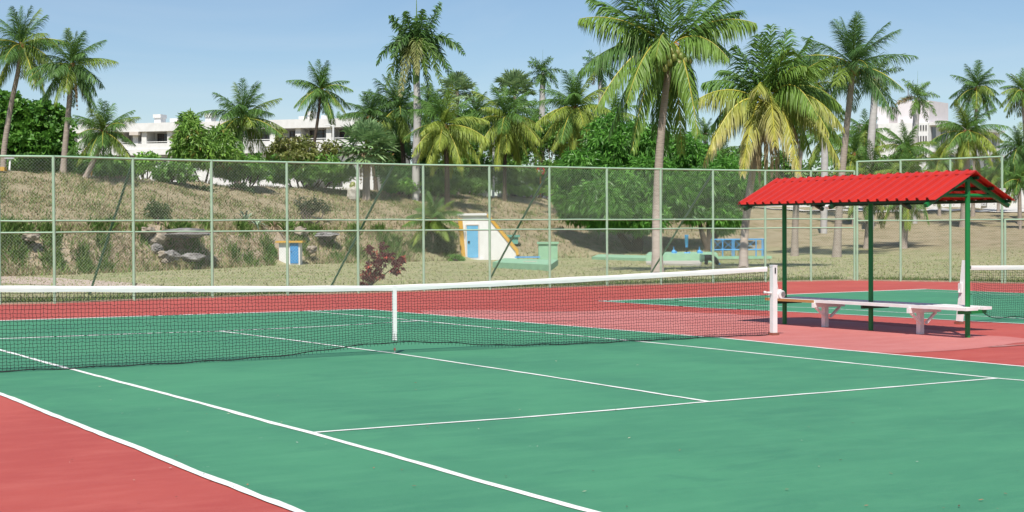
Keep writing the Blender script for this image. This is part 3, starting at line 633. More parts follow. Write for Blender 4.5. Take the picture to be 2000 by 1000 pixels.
def fan_crown(mb, c, R_, n, tint, seg=16):
    for i in range(n):
        f = i/(n-1); el = math.radians(80-115*f+rng.normal()*8); az = i*2.39996; u = sph(az, el); hub = c+u*R_*rng.uniform(.5, .68)
        mb.tube([c, c+u*R_*.3+UP*R_*.03, hub], [R_*.012, R_*.010, R_*.007], 4, False, tint=LGT*.7)
        s = nrm(np.cross(u, UP)+1e-6); v = nrm(np.cross(s, u)); fr = R_*.46
        for j in range(seg):
            a = math.radians(-125+250*j/(seg-1))+rng.normal()*.03; d = nrm(u*math.cos(a)+s*math.sin(a)+v*.15*rng.normal()); w = nrm(np.cross(d, v))
            m_ = hub+d*fr*.62; tp = hub+d*fr*rng.uniform(.95, 1.1)-UP*fr*.14; ww = fr*.085
            mb.add([hub, m_+w*ww, tp, m_-w*ww], A([[0, 1, 2, 3]]), tint*rng.uniform(1.1, 2.2))
def trunk_pts(pxs, d0, d1=None):
    """picture points from foot to top at a distance"""
    n = len(pxs); d1 = d1 or d0; return [W(px, py, d0+(d1-d0)*i/(n-1)) for i, (px, py) in enumerate(pxs)]
def smooth(pts, n=16):
    P = A(pts, float); s = np.concatenate([[0], np.cumsum(np.linalg.norm(np.diff(P, axis=0), axis=1))]); t = np.linspace(0, s[-1], n)
    Q_ = np.stack([np.interp(t, s, P[:, i]) for i in range(3)], 1)
    for _ in range(2): Q_[1:-1] = (Q_[:-2]+2*Q_[1:-1]+Q_[2:])/4
    return Q_
def stalks(mb, c, r, n=16):
    for i in range(n):
        u = sph(i*2.4, rng.uniform(-.9, .7)); mb.tube([c, c+u*r*.55+UP*r*.1, c+u*r-UP*r*.35], [r*.07, r*.05, r*.02], 4, False)
    for i in range(n): mb.ball(c+sph(i*2.4+1, rng.uniform(-.9, .2))*r*.62, r*.16, 6, 5)
def palm(label, cxy, d, bx, L, name='coconut_palm', tr=None, y=.3, n=26, nl=30, droop=.75, emin=-58, dark=0., leaf=.30, fruit=True, w=None, foot=None, mid=(), wind=0., kind='coco', tmat=None, skirt=0, tint=GRN, grp='palms behind the fence', hang=.75, dead=.1, az0=0.):
    c = W(cxy[0], cxy[1], d); b = base(bx, foot or d); root = thing(name, label, 'palm tree', b, grp); Lm = M(L, d)*.95; rt = M(w or 7, d)*.85
    top = c-UP*Lm*.02; mids = [W(px, py, d) for px, py in mid]; n = int(n*1.08); P = smooth([b-UP*.15]+mids+[top])
    rad = np.linspace(rt*.62, rt*.42, len(P)); rad[0] *= 1.35; rad[1] *= 1.12
    if kind == 'royal': rad = np.linspace(rt*.55, rt*.5, len(P))*(1+.12*np.sin(np.linspace(0, 3.1, len(P)))); rad[-2:] *= .8
    tb = MB().tube(P, rad, 10); part('trunk', tb, tmat or (mat_royal if kind == 'royal' else mat_trunk), root, True)
    cm = MB()
    if kind == 'coco': coco_crown(cm, c, Lm, n, y, droop, nl=nl, dark=dark, emin=emin, leaf=leaf, wind=wind, hang=hang, az0=rng.uniform(0, 6))
    elif kind == 'royal':
        sh_ = MB().tube([top-UP*Lm*.62, top-UP*Lm*.3, top+UP*Lm*.02], [rt*.5, rt*.56, rt*.3], 10); part('crownshaft', sh_, mat_shaft, root, True)
        royal_crown(cm, c, Lm, n, nl, tint, emin=emin, az0=az0, dead=dead)
        frond(cm, c, c+UP*Lm*.5, c+UP*Lm*1.0+HR*.02, Lm*.04, 14, Lm*.02, -.2, LGT, LGT, LGT)
    else: fan_crown(cm, c, Lm, n, tint)
    part('crown', cm, mat_frond, root)
    if kind == 'coco':
        fb = MB().ball(c-UP*Lm*.06, (rt*.85, rt*.85, Lm*.13), 9, 7, jit=.12); part('fibre_sheath', fb, mat_fibre, root)
        if fruit: s_ = MB(); stalks(s_, c-UP*Lm*.06, Lm*.16); part('fruit_stalks', s_, mat_orange, root)
    if skirt:
        sm_ = MB()
        for i in range(skirt):
            az = i*2.4; P1 = c+sph(az, .1)*Lm*.22; P2 = c+sph(az, -1.3)*Lm*rng.uniform(.8, 1.15); frond(sm_, c, P1, P2, Lm*.16, 16, Lm*.03, 1.2, DEAD*.75, DEAD, DEAD*.7)
        part('dead_fronds', sm_, mat_frond, root)
    return root
for lb_, cx, cy, d_, L_, y_ in (('distant coconut palm filling the gap left of the dark palm', 662, 258, 128, 50, .2), ('distant coconut palm between the yellow-ribbed and drooping palms', 930, 222, 130, 58, .25), ('distant coconut palm right of the drooping palm', 1046, 240, 130, 58, .3),
        ('distant coconut palm behind the tallest palm trunk, left side', 1200, 225, 132, 58, .2), ('distant coconut palm behind the royal trunk', 840, 205, 128, 56, .25), ('distant coconut palm left of the yellowing palm', 1408, 300, 134, 44, .3),
        ('distant coconut palm filling below the palm crowded behind the yellowing one', 1612, 268, 126, 62, .45), ('distant coconut palm right of the dark palm trunk', 1690, 262, 132, 56, .4), ('distant coconut palm low beside the white tower corner', 1835, 312, 130, 46, .5), ('distant coconut palm low right of the yellow-green palm', 1950, 335, 134, 46, .4)):
    palm(lb_, (cx, cy), d_, cx, L_, y=y_, n=22, nl=22, droop=.8, emin=-64, w=6, fruit=False)
# --- the tall palm in front of the bank, its fronds set one by one
def hero(name, label, cxy, d, trunk, L, fr, rt, nl, leaf, grp, tm=mat_trunk, smoothn=18, hang=.8):
    c = W(*cxy, d); b = G(*trunk[0]); b[2] = -.02; root = thing(name, label, 'palm tree', b, grp)
    P = smooth([b-UP*.1]+[W(px, py, d) for px, py in trunk[1:]], smoothn); r = np.linspace(rt[0], rt[1], len(P)); r[0] *= 1.3; r[1] *= 1.08
    part('trunk', MB().tube(P, r, 14), tm, root, True); cm = MB()
    for q in fr:
        dx, dy, dz, lift = q[:4]; sty = q[4] if len(q) > 4 else 'g'
        P2 = c+CR*M(dx, d)-UP*M(dy, d)-HF*M(dz, d); v = P2-c; P1 = c+v*.5*A([1, 1, .35])+UP*M(lift, d); Li = np.linalg.norm(v)*1.08+M(lift, d)*.3
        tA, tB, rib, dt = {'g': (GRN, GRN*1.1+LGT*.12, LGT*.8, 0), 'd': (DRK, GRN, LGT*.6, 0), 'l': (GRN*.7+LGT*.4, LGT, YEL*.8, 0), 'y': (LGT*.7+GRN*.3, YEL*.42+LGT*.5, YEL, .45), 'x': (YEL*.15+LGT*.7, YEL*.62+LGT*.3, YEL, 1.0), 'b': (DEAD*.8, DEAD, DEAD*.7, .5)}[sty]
        if len(q) > 5: Ll = M(q[5], d)
        else: Ll = leaf*M(L, d)*min(1, Li/M(L*.75, d))
        k = int(nl*min(1.15, max(.55, Li/M(L, d)))); k = int(k*1.3); frond(cm, c, P1, P2, Ll*1.05, k, Li/k*.92, hang*(1.0 if dy > -60 else .5), tA, tB, rib, deadtip=dt, t0=.17, fwd=.5 if dy > -60 else 1.05)
    part('crown', cm, mat_frond, root)
    return root, c
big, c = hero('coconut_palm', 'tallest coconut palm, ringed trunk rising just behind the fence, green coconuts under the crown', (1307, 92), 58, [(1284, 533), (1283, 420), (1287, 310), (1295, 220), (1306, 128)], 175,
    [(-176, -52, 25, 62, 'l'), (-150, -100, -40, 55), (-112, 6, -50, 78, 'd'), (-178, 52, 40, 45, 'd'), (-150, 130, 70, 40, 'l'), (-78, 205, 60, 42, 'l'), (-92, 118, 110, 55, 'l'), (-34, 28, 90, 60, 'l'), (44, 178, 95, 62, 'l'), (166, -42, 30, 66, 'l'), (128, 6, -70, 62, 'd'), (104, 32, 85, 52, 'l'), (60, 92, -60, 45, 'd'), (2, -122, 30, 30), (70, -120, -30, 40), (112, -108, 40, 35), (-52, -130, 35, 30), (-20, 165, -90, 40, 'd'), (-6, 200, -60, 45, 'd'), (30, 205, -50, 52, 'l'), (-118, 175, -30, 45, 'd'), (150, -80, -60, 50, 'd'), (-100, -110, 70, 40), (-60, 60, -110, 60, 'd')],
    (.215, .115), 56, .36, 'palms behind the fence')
part('fibre_sheath', MB().ball(c-UP*.35, (.22, .22, .42), 10, 8, jit=.1), mat_fibre, big)
s_ = MB(); stalks(s_, c-UP*.15, .75, 14); part('fruit_stalks', s_, mat_orange, big)
for px, py, q in ((1297, 114, .75), (1307, 122, .85), (1316, 112, .8), (1326, 124, .6), (1288, 124, .6), (1299, 133, .75), (1337, 119, .5), (1312, 100, .8), (1323, 103, .6), (1346, 120, .2), (1284, 136, .4), (1304, 108, .85), (1330, 110, .6), (1293, 104, .6)):
    part('coconut', MB().ball(W(px, py, 57.75-q), (.125, .125, .15), 10, 8), mat_nut, big, True)
yel, c = hero('coconut_palm', 'broad yellowing coconut palm with pale dead frond tips left of the shelter roof', (1497, 205), 64, [(1452, 525), (1453, 470), (1460, 400), (1474, 310), (1492, 240)], 170,
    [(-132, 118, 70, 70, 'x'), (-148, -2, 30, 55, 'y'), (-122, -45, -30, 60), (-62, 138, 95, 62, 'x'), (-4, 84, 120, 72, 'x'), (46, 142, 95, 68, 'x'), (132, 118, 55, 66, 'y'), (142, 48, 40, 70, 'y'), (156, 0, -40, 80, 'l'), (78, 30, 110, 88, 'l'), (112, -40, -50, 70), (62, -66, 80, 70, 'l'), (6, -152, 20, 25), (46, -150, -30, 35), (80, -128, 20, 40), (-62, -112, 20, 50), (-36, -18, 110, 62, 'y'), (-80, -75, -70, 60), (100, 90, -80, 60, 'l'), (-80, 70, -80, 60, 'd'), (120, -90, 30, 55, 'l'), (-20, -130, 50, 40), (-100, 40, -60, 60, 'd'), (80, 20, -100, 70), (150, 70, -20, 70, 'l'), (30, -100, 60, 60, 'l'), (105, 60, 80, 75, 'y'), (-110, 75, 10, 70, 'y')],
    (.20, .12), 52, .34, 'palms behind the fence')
part('fibre_sheath', MB().ball(c-UP*.35, (.26, .26, .6), 10, 8, jit=.12), mat_fibre, yel)
s_ = MB(); stalks(s_, c-UP*.1, .6, 14); part('fruit_stalks', s_, mat_orange, yel)
sm_ = MB()
for dx, dy, dz in ((-30, 150, 20), (-10, 165, -20), (14, 160, 30), (32, 150, 0), (-44, 140, 0), (-22, 130, 40), (22, 175, 10), (46, 135, 20), (4, 140, 35), (60, 120, 0), (-8, 150, 45)):
    P2 = c+CR*M(dx, 64)-UP*M(dy, 64)-HF*M(dz, 64); P1 = c+CR*M(dx*1.3, 64)-UP*M(25, 64)-HF*M(dz*1.2, 64); frond(sm_, c-UP*.2, P1, P2, .55, 34, .05, 1.6, DEAD*.62, DEAD*.95, DEAD*.6)
part('dead_fronds', sm_, mat_frond, yel)
# --- the tall royal palm in the middle
def royal_hero():
    d = 98; c = W(814, 88, d); b = base(812, d); root = thing('royal_palm', 'tall royal palm with smooth grey trunk and plumed fronds, left of centre', 'palm tree', b, 'palms behind the fence')
    P = smooth([b-UP*.2, W(813, 300, d), W(816, 220, d), W(813, 150, d)]); r = np.full(len(P), M(7.5, d)); r[-3:] *= .85; part('trunk', MB().tube(P, r, 12), mat_royal, root, True)
    part('crownshaft', MB().tube([W(813, 165, d), W(813, 130, d), c], [M(6.5, d), M(8, d), M(4, d)], 10), mat_shaft, root, True); cm = MB()
    for dx, dy, dz, lift, st in ((-52, -56, 10, 22, 'g'), (-78, 40, 20, 40, 'g'), (46, -84, -5, 18, 'g'), (94, 20, 15, 46, 'g'), (-60, 86, 20, 42, 'l'), (-30, 104, 40, 40, 'x'), (4, 64, 60, 40, 'x'), (50, 84, 40, 44, 'l'), (70, 68, 5, 46, 'g'), (-18, 96, -20, 44, 'g'), (26, 98, 30, 42, 'l'), (-20, -62, 30, 15, 'g'), (14, -66, 25, 15, 'g'), (-40, -10, -55, 42, 'g'), (36, 6, -60, 42, 'g'), (-2, -60, -40, 20, 'g'), (-44, 62, -40, 42, 'g'), (56, 46, -45, 44, 'g'), (20, 60, 50, 42, 'l'), (-46, 30, 45, 42, 'g')):
        P2 = c+CR*M(dx, d)-UP*M(dy, d)-HF*M(dz, d); v = P2-c; P1 = c+v*.5*A([1, 1, .3])+UP*M(lift, d); Li = np.linalg.norm(v)*1.1
        tA, tB = {'g': (DRK, GRN*1.05), 'l': (GRN, LGT*.8), 'x': (LGT*.75, DEAD*.6+LGT*.45)}[st]; frond(cm, c, P1, P2, M(24, d), 84, M(2.2, d), .28, tA, tB, LGT*.7, plume=1.3)
    frond(cm, c, c+UP*M(45, d), c+UP*M(92, d), M(3, d), 14, M(1.5, d), -.3, LGT*.8, LGT, LGT, ribw=2.2); part('crown', cm, mat_frond, root)
royal_hero()
palm('tall coconut palm with bent grey trunk at the left edge', (41, 88), 80, 8, 88, mid=[(6, 300), (22, 200), (38, 130)], y=.5, n=26, nl=36, droop=.55, emin=-62, w=11, dark=.35)
palm('shaggy coconut palm with brown hanging fronds beside the sea-grape tree', (141, 128), 79, 124, 84, mid=[(126, 300), (134, 215)], y=.35, n=28, nl=36, droop=.7, emin=-65, w=12, dark=.4, skirt=5)
palm('small slanting coconut palm with yellow midribs before the white building', (202, 258), 78, 166, 74, mid=[(186, 308)], y=.35, n=24, nl=32, emin=-52, w=11, dark=.25, droop=.6)
palm('bushy coconut palm rising from the light green tree', (474, 232), 90, 466, 84, mid=[(467, 320)], y=.3, n=26, nl=34, droop=.7, emin=-50, w=11, dark=.25, wind=.12)
palm('slim coconut palm with thin dark trunk over the white roof', (627, 176), 100, 606, 64, mid=[(612, 290), (622, 225)], y=.45, n=24, nl=28, droop=.75, emin=-62, w=7, tmat=mat_dark)
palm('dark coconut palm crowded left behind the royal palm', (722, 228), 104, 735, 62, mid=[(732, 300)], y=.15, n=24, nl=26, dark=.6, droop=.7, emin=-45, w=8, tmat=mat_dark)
palm('dark coconut palm directly left of the grey royal trunk', (778, 215), 106, 790, 84, mid=[(788, 300)], y=.2, n=30, nl=32, dark=.7, droop=.8, emin=-68, w=10, tmat=mat_dark, wind=-.1)  # crown tint mixed well toward the dark green
palm('yellow-ribbed coconut palm with orange stalks right of the royal palm', (868, 246), 97, 874, 86, mid=[(873, 320)], y=.95, n=30, nl=34, droop=.85, emin=-66, w=11, tmat=mat_dark)
palm('coconut palm with drooping crown before the fan palms, right of centre', (988, 232), 106, 986, 84, mid=[(986, 320)], y=.75, n=30, nl=34, droop=.9, emin=-70, w=8, tmat=mat_dark)
palm('coconut palm with hanging yellow midribs beside the mango tree', (1124, 212), 102, 1105, 88, mid=[(1112, 310)], y=.7, n=31, nl=34, droop=.85, emin=-70, w=10, tmat=mat_dark)
palm('distant royal palm peeping above the coconut palms right of centre', (1060, 142), 124, 1057, 48, name='royal_palm', kind='royal', n=15, nl=26, w=13, emin=-55, tint=GRN*.9)
palm('distant royal palm behind the tallest palm\'s left fronds', (1172, 132), 126, 1180, 56, name='royal_palm', kind='royal', n=15, nl=26, w=12, emin=-60, tint=A([.07, .16, .04]))
palm('fan palm with round grey-green crown right of the royal palm', (893, 178), 118, 900, 44, name='fan_palm', kind='fan', n=34, tint=A([.17, .24, .11]), w=9)
palm('fan palm behind the drooping coconut palm', (1005, 180), 122, 1012, 50, name='fan_palm', kind='fan', n=36, tint=A([.17, .24, .11]), w=9)
palm('low fat fan palm with shaggy trunk behind the middle of the fence', (716, 290), 95, 716, 66, name='fan_palm', kind='fan', n=40, tint=A([.15, .23, .10]), w=15, tmat=mat_trunk, skirt=22)
palm('fan palm half hidden left of the tallest palm', (1150, 262), 118, 1150, 40, name='fan_palm', kind='fan', n=28, tint=A([.15, .22, .10]), w=9)
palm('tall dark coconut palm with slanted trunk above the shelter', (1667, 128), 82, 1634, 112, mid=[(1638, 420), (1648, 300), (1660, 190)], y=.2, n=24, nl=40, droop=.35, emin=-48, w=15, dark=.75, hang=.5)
palm('coconut palm crowded right behind the yellowing palm', (1580, 168), 86, 1552, 88, mid=[(1553, 430), (1562, 300)], y=.35, n=28, nl=32, droop=.8, emin=-66, w=13, dark=.1)
palm('bright royal palm with white trunk right of the dark palm', (1712, 150), 112, 1700, 60, name='royal_palm', kind='royal', n=15, nl=28, w=15, emin=-62, tint=A([.11, .19, .045]), mid=[(1700, 290), (1706, 220)], dead=.2)
palm('bright green royal palm before the lilac tower', (1792, 190), 120, 1786, 54, name='royal_palm', kind='royal', n=13, nl=28, w=13, emin=-60, tint=A([.13, .24, .045]), mid=[(1787, 260)], dead=.15)
palm('small leafy coconut palm low before the white tower block', (1770, 292), 92, 1764, 60, y=.35, n=22, nl=28, droop=.75, emin=-50, w=10, mid=[(1766, 420)], fruit=False, foot=92)
palm('short coconut palm half hidden behind the shelter roof', (1702, 345), 92, 1692, 84, y=.5, n=24, nl=28, droop=.95, emin=-70, w=11, fruit=False)
palm('short coconut palm with fronds hanging below the shelter roof', (1775, 350), 90, 1765, 78, y=.5, n=22, nl=28, droop=.95, emin=-72, w=12, fruit=False)
palm('far coconut palm standing above the yellow-green palm at right', (1908, 172), 128, 1900, 58, y=.3, n=24, nl=26, droop=.85, emin=-62, w=7, dark=.4)
palm('yellow-green coconut palm with thick foot by the road at right', (1888, 258), 116, 1884, 76, y=.75, n=27, nl=34, droop=.8, emin=-66, w=17, mid=[(1885, 380)])
palm('coconut palm cut by the right edge with browned lower fronds', (1997, 178), 122, 2010, 56, y=.4, n=22, nl=26, droop=.8, emin=-55, w=7, skirt=2)
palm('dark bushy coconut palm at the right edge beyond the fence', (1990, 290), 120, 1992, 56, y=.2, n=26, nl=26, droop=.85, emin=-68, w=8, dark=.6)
palm('small green coconut palm at the right edge near the road', (1990, 352), 114, 1993, 44, y=.4, n=20, nl=22, droop=.9, emin=-60, w=5)
palm('little coconut palm in the gap between the two tall palms', (1378, 262), 120, 1378, 38, y=.1, n=16, nl=20, droop=.6, emin=-30, w=6, fruit=False)
palm('royal palm with pale trunk hidden behind the yellowing palm', (1612, 215), 108, 1609, 44, name='royal_palm', kind='royal', n=12, nl=24, w=14, emin=-60)
palm('young feathery palm at the foot of the bank beside the pump house', (846, 428), 82, 846, 58, name='young_palm', y=.45, n=22, nl=30, droop=.75, emin=-55, fruit=False, w=13)
palm('small background palm showing through the gap below the royal palm', (1668, 300), 118, 1668, 62, y=.5, n=22, nl=24, droop=.9, emin=-68, w=7, fruit=False)
# ------------------------------------------------------------------ broad-leaved trees and shrubs
def tree(name, label, ells, bx, d, L, Wd, c1, c2, dens, per=6, trunkw=10, stems=None, cat='tree', down=.25, spread=.9, out=.5, alt=None, altp=.05, tmat=None, group=None, foot=None):
    b = base(bx, foot or d); root = thing(name, label, cat, b, group); cm = MB(); canopy(cm, ells, dens, L, Wd, c1, c2, per, spread, down, out, alt, altp)
    tb = MB(); r = M(trunkw, d)/2
    if stems is None:
        fk = b+UP*M(28, d)+HR*M(rng.normal()*6, d); limb(tb, b-UP*.1, fk, r*1.1, r*.75)
        for e in ells: limb(tb, fk, W(e[0], e[1]+e[3]*.1, e[4]), r*.6, r*.12)
    else:
        for sx, tx, ty, k in stems: limb(tb, base(sx, foot or d)-UP*.1, W(tx, ty, d), r*k, r*k*.35)
    part('trunk', tb, tmat or mat_dark, root, True); part('crown', cm, mat_leaf, root)
    return root
MG1, MG2 = A([.065, .20, .028]), A([.15, .36, .05])
dA = 93
tree('mango_tree', 'big dark mango tree with low crown left of the tallest palm', [(1150, 345, 70, 62, dA), (1212, 300, 78, 72, dA+2), (1190, 395, 78, 55, dA-2), (1262, 370, 72, 80, dA), (1258, 285, 48, 48, dA+2), (1118, 392, 34, 40, dA), (1245, 420, 60, 34, dA-1)], 1240, dA, .46, .10, MG1, MG2, 34, per=8, trunkw=30, down=.55, spread=.8, stems=[(1240, 1242, 432, 1.), (1239, 1190, 420, .6), (1240, 1275, 410, .6)])
tree('mango_tree', 'dark mango tree with forked trunk right of the tallest palm, by the blue railing', [(1345, 330, 68, 70, dA+3), (1395, 372, 62, 66, dA+1), (1332, 392, 48, 46, dA), (1412, 415, 34, 34, dA), (1305, 345, 42, 60, dA+2), (1440, 350, 40, 55, dA+4)], 1385, dA, .46, .10, MG1, MG2, 34, per=8, trunkw=26, down=.55, spread=.8, stems=[(1386, 1384, 440, 1.), (1386, 1366, 420, .55), (1386, 1410, 425, .5)])
tree('sea_grape_tree', 'large dark round-leaved tree behind the bent palm at left', [(28, 262, 66, 72, 88), (85, 252, 52, 56, 88), (62, 300, 80, 40, 87), (8, 215, 30, 34, 89), (110, 285, 30, 40, 87), (-40, 260, 60, 70, 88)], 50, 88, .30, .24, A([.06, .17, .025]), A([.15, .33, .045]), 30, per=6, trunkw=14, down=.0)
tree('mango_tree', 'light green young tree with several stems in front of the white building', [(372, 268, 30, 36, 86), (358, 295, 28, 30, 86), (395, 292, 34, 30, 86), (428, 272, 26, 32, 87), (440, 300, 40, 28, 87), (368, 236, 16, 18, 87)], 395, 86, .42, .10, A([.12, .27, .04]), A([.26, .42, .08]), 26, per=6, trunkw=7, down=.6, spread=.7, alt=(.26, .24, .06), altp=.03, stems=[(392, 372, 305, .8), (402, 410, 300, .7), (409, 430, 305, .5)])
tree('loose_tree', 'sparse olive-brown twiggy tree in front of the white building', [(560, 288, 30, 26, 95), (600, 292, 40, 30, 95), (640, 300, 24, 28, 95), (580, 312, 50, 18, 94), (540, 300, 22, 26, 95)], 600, 94, .24, .10, A([.15, .19, .045]), A([.28, .30, .08]), 26, per=6, trunkw=5, spread=1.1, alt=(.26, .24, .09), altp=.12, stems=[(585, 560, 290, .8), (600, 600, 285, .9), (612, 640, 300, .8)])
def shrub(label, ells, bx, d, c1, c2, dens=26, L=.26, Wd=.11, per=6, name='shrub', cat='shrub', alt=None, altp=.05, group='shrubs along the top of the bank', foot=None, down=.1, spread=1., out=.5):
    b = base(bx, foot or d); root = thing(name, label, cat, b, group); cm = MB(); canopy(cm, ells, dens, L, Wd, c1, c2, per, spread, down, out, alt, altp)
    tb = MB()
    for e in ells:
        for q in range(2): limb(tb, b+HR*M((e[0]-bx)*.5, d), W(e[0]+rng.normal()*e[2]*.3, e[1], e[4]), M(1.6, d), M(.6, d))
    part('foliage', cm, mat_leaf, root); part('stems', tb, mat_dark, root, True); return root
SG1, SG2 = A([.08, .21, .035]), A([.19, .36, .06])
shrub('dark shrub behind the small sign at the left edge', [(40, 322, 45, 20, 84), (85, 325, 40, 22, 84), (-20, 322, 40, 20, 84)], 60, 84, SG1, SG2, 40)
shrub('bright green hedge between the shaggy palm and the first long brace', [(150, 325, 40, 22, 85), (215, 325, 45, 22, 85), (250, 332, 30, 18, 85)], 190, 85, SG1*1.2, SG2*1.3, 40)
shrub('round green bush with white flowers below the white building', [(335, 335, 34, 18, 83), (318, 340, 18, 14, 83), (362, 338, 20, 15, 83)], 340, 83, SG1*1.1, SG2, 50, alt=(.75, .75, .7), altp=.07)
shrub('thin yellowish shrub right of the first long brace', [(280, 320, 22, 18, 84), (295, 310, 14, 12, 84)], 282, 84, SG2, SG2*1.5, 26)
shrub('mixed leafy shrub under the bushy coconut palm', [(445, 332, 30, 22, 88), (475, 325, 30, 26, 88), (505, 330, 30, 28, 89)], 470, 88, SG1*1.1, SG2*1.2, 42)
shrub('dense green hedge under the twiggy tree', [(545, 330, 36, 26, 94), (595, 330, 44, 28, 94), (640, 332, 36, 26, 94), (672, 335, 22, 20, 95)], 600, 94, SG1*1.1, SG2*1.1, 46)
shrub('very dark shrub between the fan palm and the royal palm', [(755, 330, 26, 28, 99), (785, 345, 36, 26, 99), (815, 345, 30, 26, 99), (770, 290, 34, 44, 110), (830, 300, 30, 44, 110)], 785, 99, DRK*1.2, SG1*.9, 42, alt=(.45, .25, .05), altp=.01)
shrub('green shrub with bright leaves low right of the second brace', [(770, 360, 26, 14, 98), (800, 362, 26, 14, 98), (836, 358, 26, 18, 99)], 800, 98, SG1*1.1, SG2*1.3, 44)
shrub('dark green hedge below the yellow-ribbed palm', [(850, 360, 30, 18, 103), (890, 362, 34, 16, 104), (930, 364, 30, 16, 106), (870, 335, 36, 34, 106), (905, 330, 36, 34, 107), (940, 335, 32, 36, 108), (905, 270, 60, 50, 118)], 900, 107, SG1*.8, SG2*.9, 42)
shrub('leafy hedge behind the white lamp post and round sign', [(980, 340, 36, 32, 111), (1020, 345, 40, 30, 112), (1060, 345, 36, 32, 113), (1095, 345, 30, 36, 112), (1010, 270, 70, 55, 122), (1090, 275, 60, 55, 122)], 1020, 113, SG1*.8, SG2, 40)
shrub('row of low bright plants along the white kerb', [(985, 370, 26, 10, 110), (1025, 372, 30, 10, 111), (1065, 374, 26, 10, 112), (1095, 372, 16, 14, 112)], 1040, 111, SG2, SG2*1.6, 40)
shrub('tall dark backdrop bush between the two mango trees', [(1300, 300, 50, 60, 118), (1370, 320, 50, 55, 120), (1430, 330, 40, 50, 122)], 1350, 119, SG1*.7, SG2*.8, 30)
for lb, es, bx, d in (('dark bush behind the yellowing palm\'s hanging fronds', [(1470, 340, 40, 60, 140), (1530, 350, 44, 52, 142)], 1500, 142),
                      ('dark bush behind the shelter\'s left roof half', [(1590, 355, 44, 48, 143), (1640, 360, 40, 42, 144)], 1610, 144),
                      ('dark bush below the lilac tower', [(1700, 350, 50, 48, 146), (1760, 352, 44, 44, 147)], 1730, 147),
                      ('dark bush below the yellow-green palm at right', [(1815, 365, 36, 34, 148), (1865, 360, 40, 40, 148), (1915, 362, 36, 38, 148)], 1860, 148),
                      ('dark bush at the right edge beyond the road', [(1965, 355, 40, 46, 149), (2015, 345, 44, 56, 149), (2070, 345, 50, 56, 149)], 2000, 149)):
    shrub(lb, es, bx, d, SG1*.7, SG2*.9, 30, L=.4, Wd=.16)
# bank plants
shrub('dark feathery bush growing halfway up the bank at left', [(308, 418, 24, 26, 70), (300, 440, 18, 12, 70), (322, 440, 20, 10, 70)], 308, 69, A([.05, .09, .025]), A([.10, .16, .045]), 26, L=.22, Wd=.05, group='bushes growing on the bank')
shrub('dark leafless-looking bush with white stem on the bank above the blue cabinet', [(605, 398, 26, 16, 83), (630, 408, 22, 12, 83), (595, 412, 18, 10, 83)], 600, 80, A([.04, .06, .03]), A([.08, .11, .04]), 22, L=.2, Wd=.05, group='bushes growing on the bank')
shrub('low dark leaves added as tree shade at the top edge of the bank below the light green tree', [(390, 372, 26, 10, 84), (430, 376, 34, 10, 86), (470, 372, 24, 14, 87)], 430, 85, A([.03, .06, .02]), A([.06, .10, .03]), 40, L=.25, Wd=.08, group='bushes growing on the bank')  # added dark leaves imitate the tree shadow along the bank edge
shrub('bright green bush left of the white cabinet', [(528, 492, 10, 13, 73.5)], 528, 73.6, A([.07, .19, .03]), A([.14, .30, .05]), 70, L=.14, Wd=.07, group='bushes growing on the bank')
shrub('dark bush left of the pump house', [(850, 470, 18, 32, 82), (872, 478, 14, 26, 82), (838, 490, 12, 18, 82)], 855, 82, A([.025, .05, .02]), A([.06, .10, .03]), 60, L=.2, Wd=.07, group='bushes growing on the bank')  # very dark leaf tints
shrub('low green bush at the pump house\'s left foot', [(893, 505, 16, 8, 80)], 893, 79.5, SG1, SG2*1.2, 80, L=.16, Wd=.07, group='bushes growing on the bank')
# red croton
dC = 44.5
cr = thing('croton_bush', 'dark red leafy bush just behind the fence left of the net strap', 'bush', base(722, dC)); cm = MB()
for e in ((735, 500, 11, 9), (718, 487, 9, 7), (748, 480, 7, 7), (728, 520, 16, 13), (712, 535, 10, 9), (745, 512, 12, 11), (765, 505, 10, 12), (780, 515, 12, 9), (770, 527, 9, 8), (722, 542, 13, 9), (738, 535, 12, 12), (712, 552, 9, 8), (755, 497, 6, 6), (786, 506, 6, 4)):
    P, N_, q = ell_samples((*e, dC), int(e[2]*1.5)); n = len(P); per = 6; t = rng.random((n, 1)); tint = A([.055, .010, .018])*(1-t)+A([.20, .025, .04])*t
    hot = rng.random(n) < .09; tint[hot] = A([.60, .12, .09]); C = np.repeat(P, per, 0); leaves(cm, C, np.repeat(N_, per, 0)*.5+rng.normal(size=C.shape), .115*rng.uniform(.7, 1.3, n*per), .055, np.repeat(tint, per, 0))
part('foliage', cm, mat_leaf, cr); tb = MB(); b = base(722, dC)
for px, py in ((718, 490), (748, 482), (735, 505), (765, 508), (785, 512), (712, 535), (742, 530)): limb(tb, b, W(px, py, dC), .02, .006)
part('stems', tb, mat_dark, cr, True)
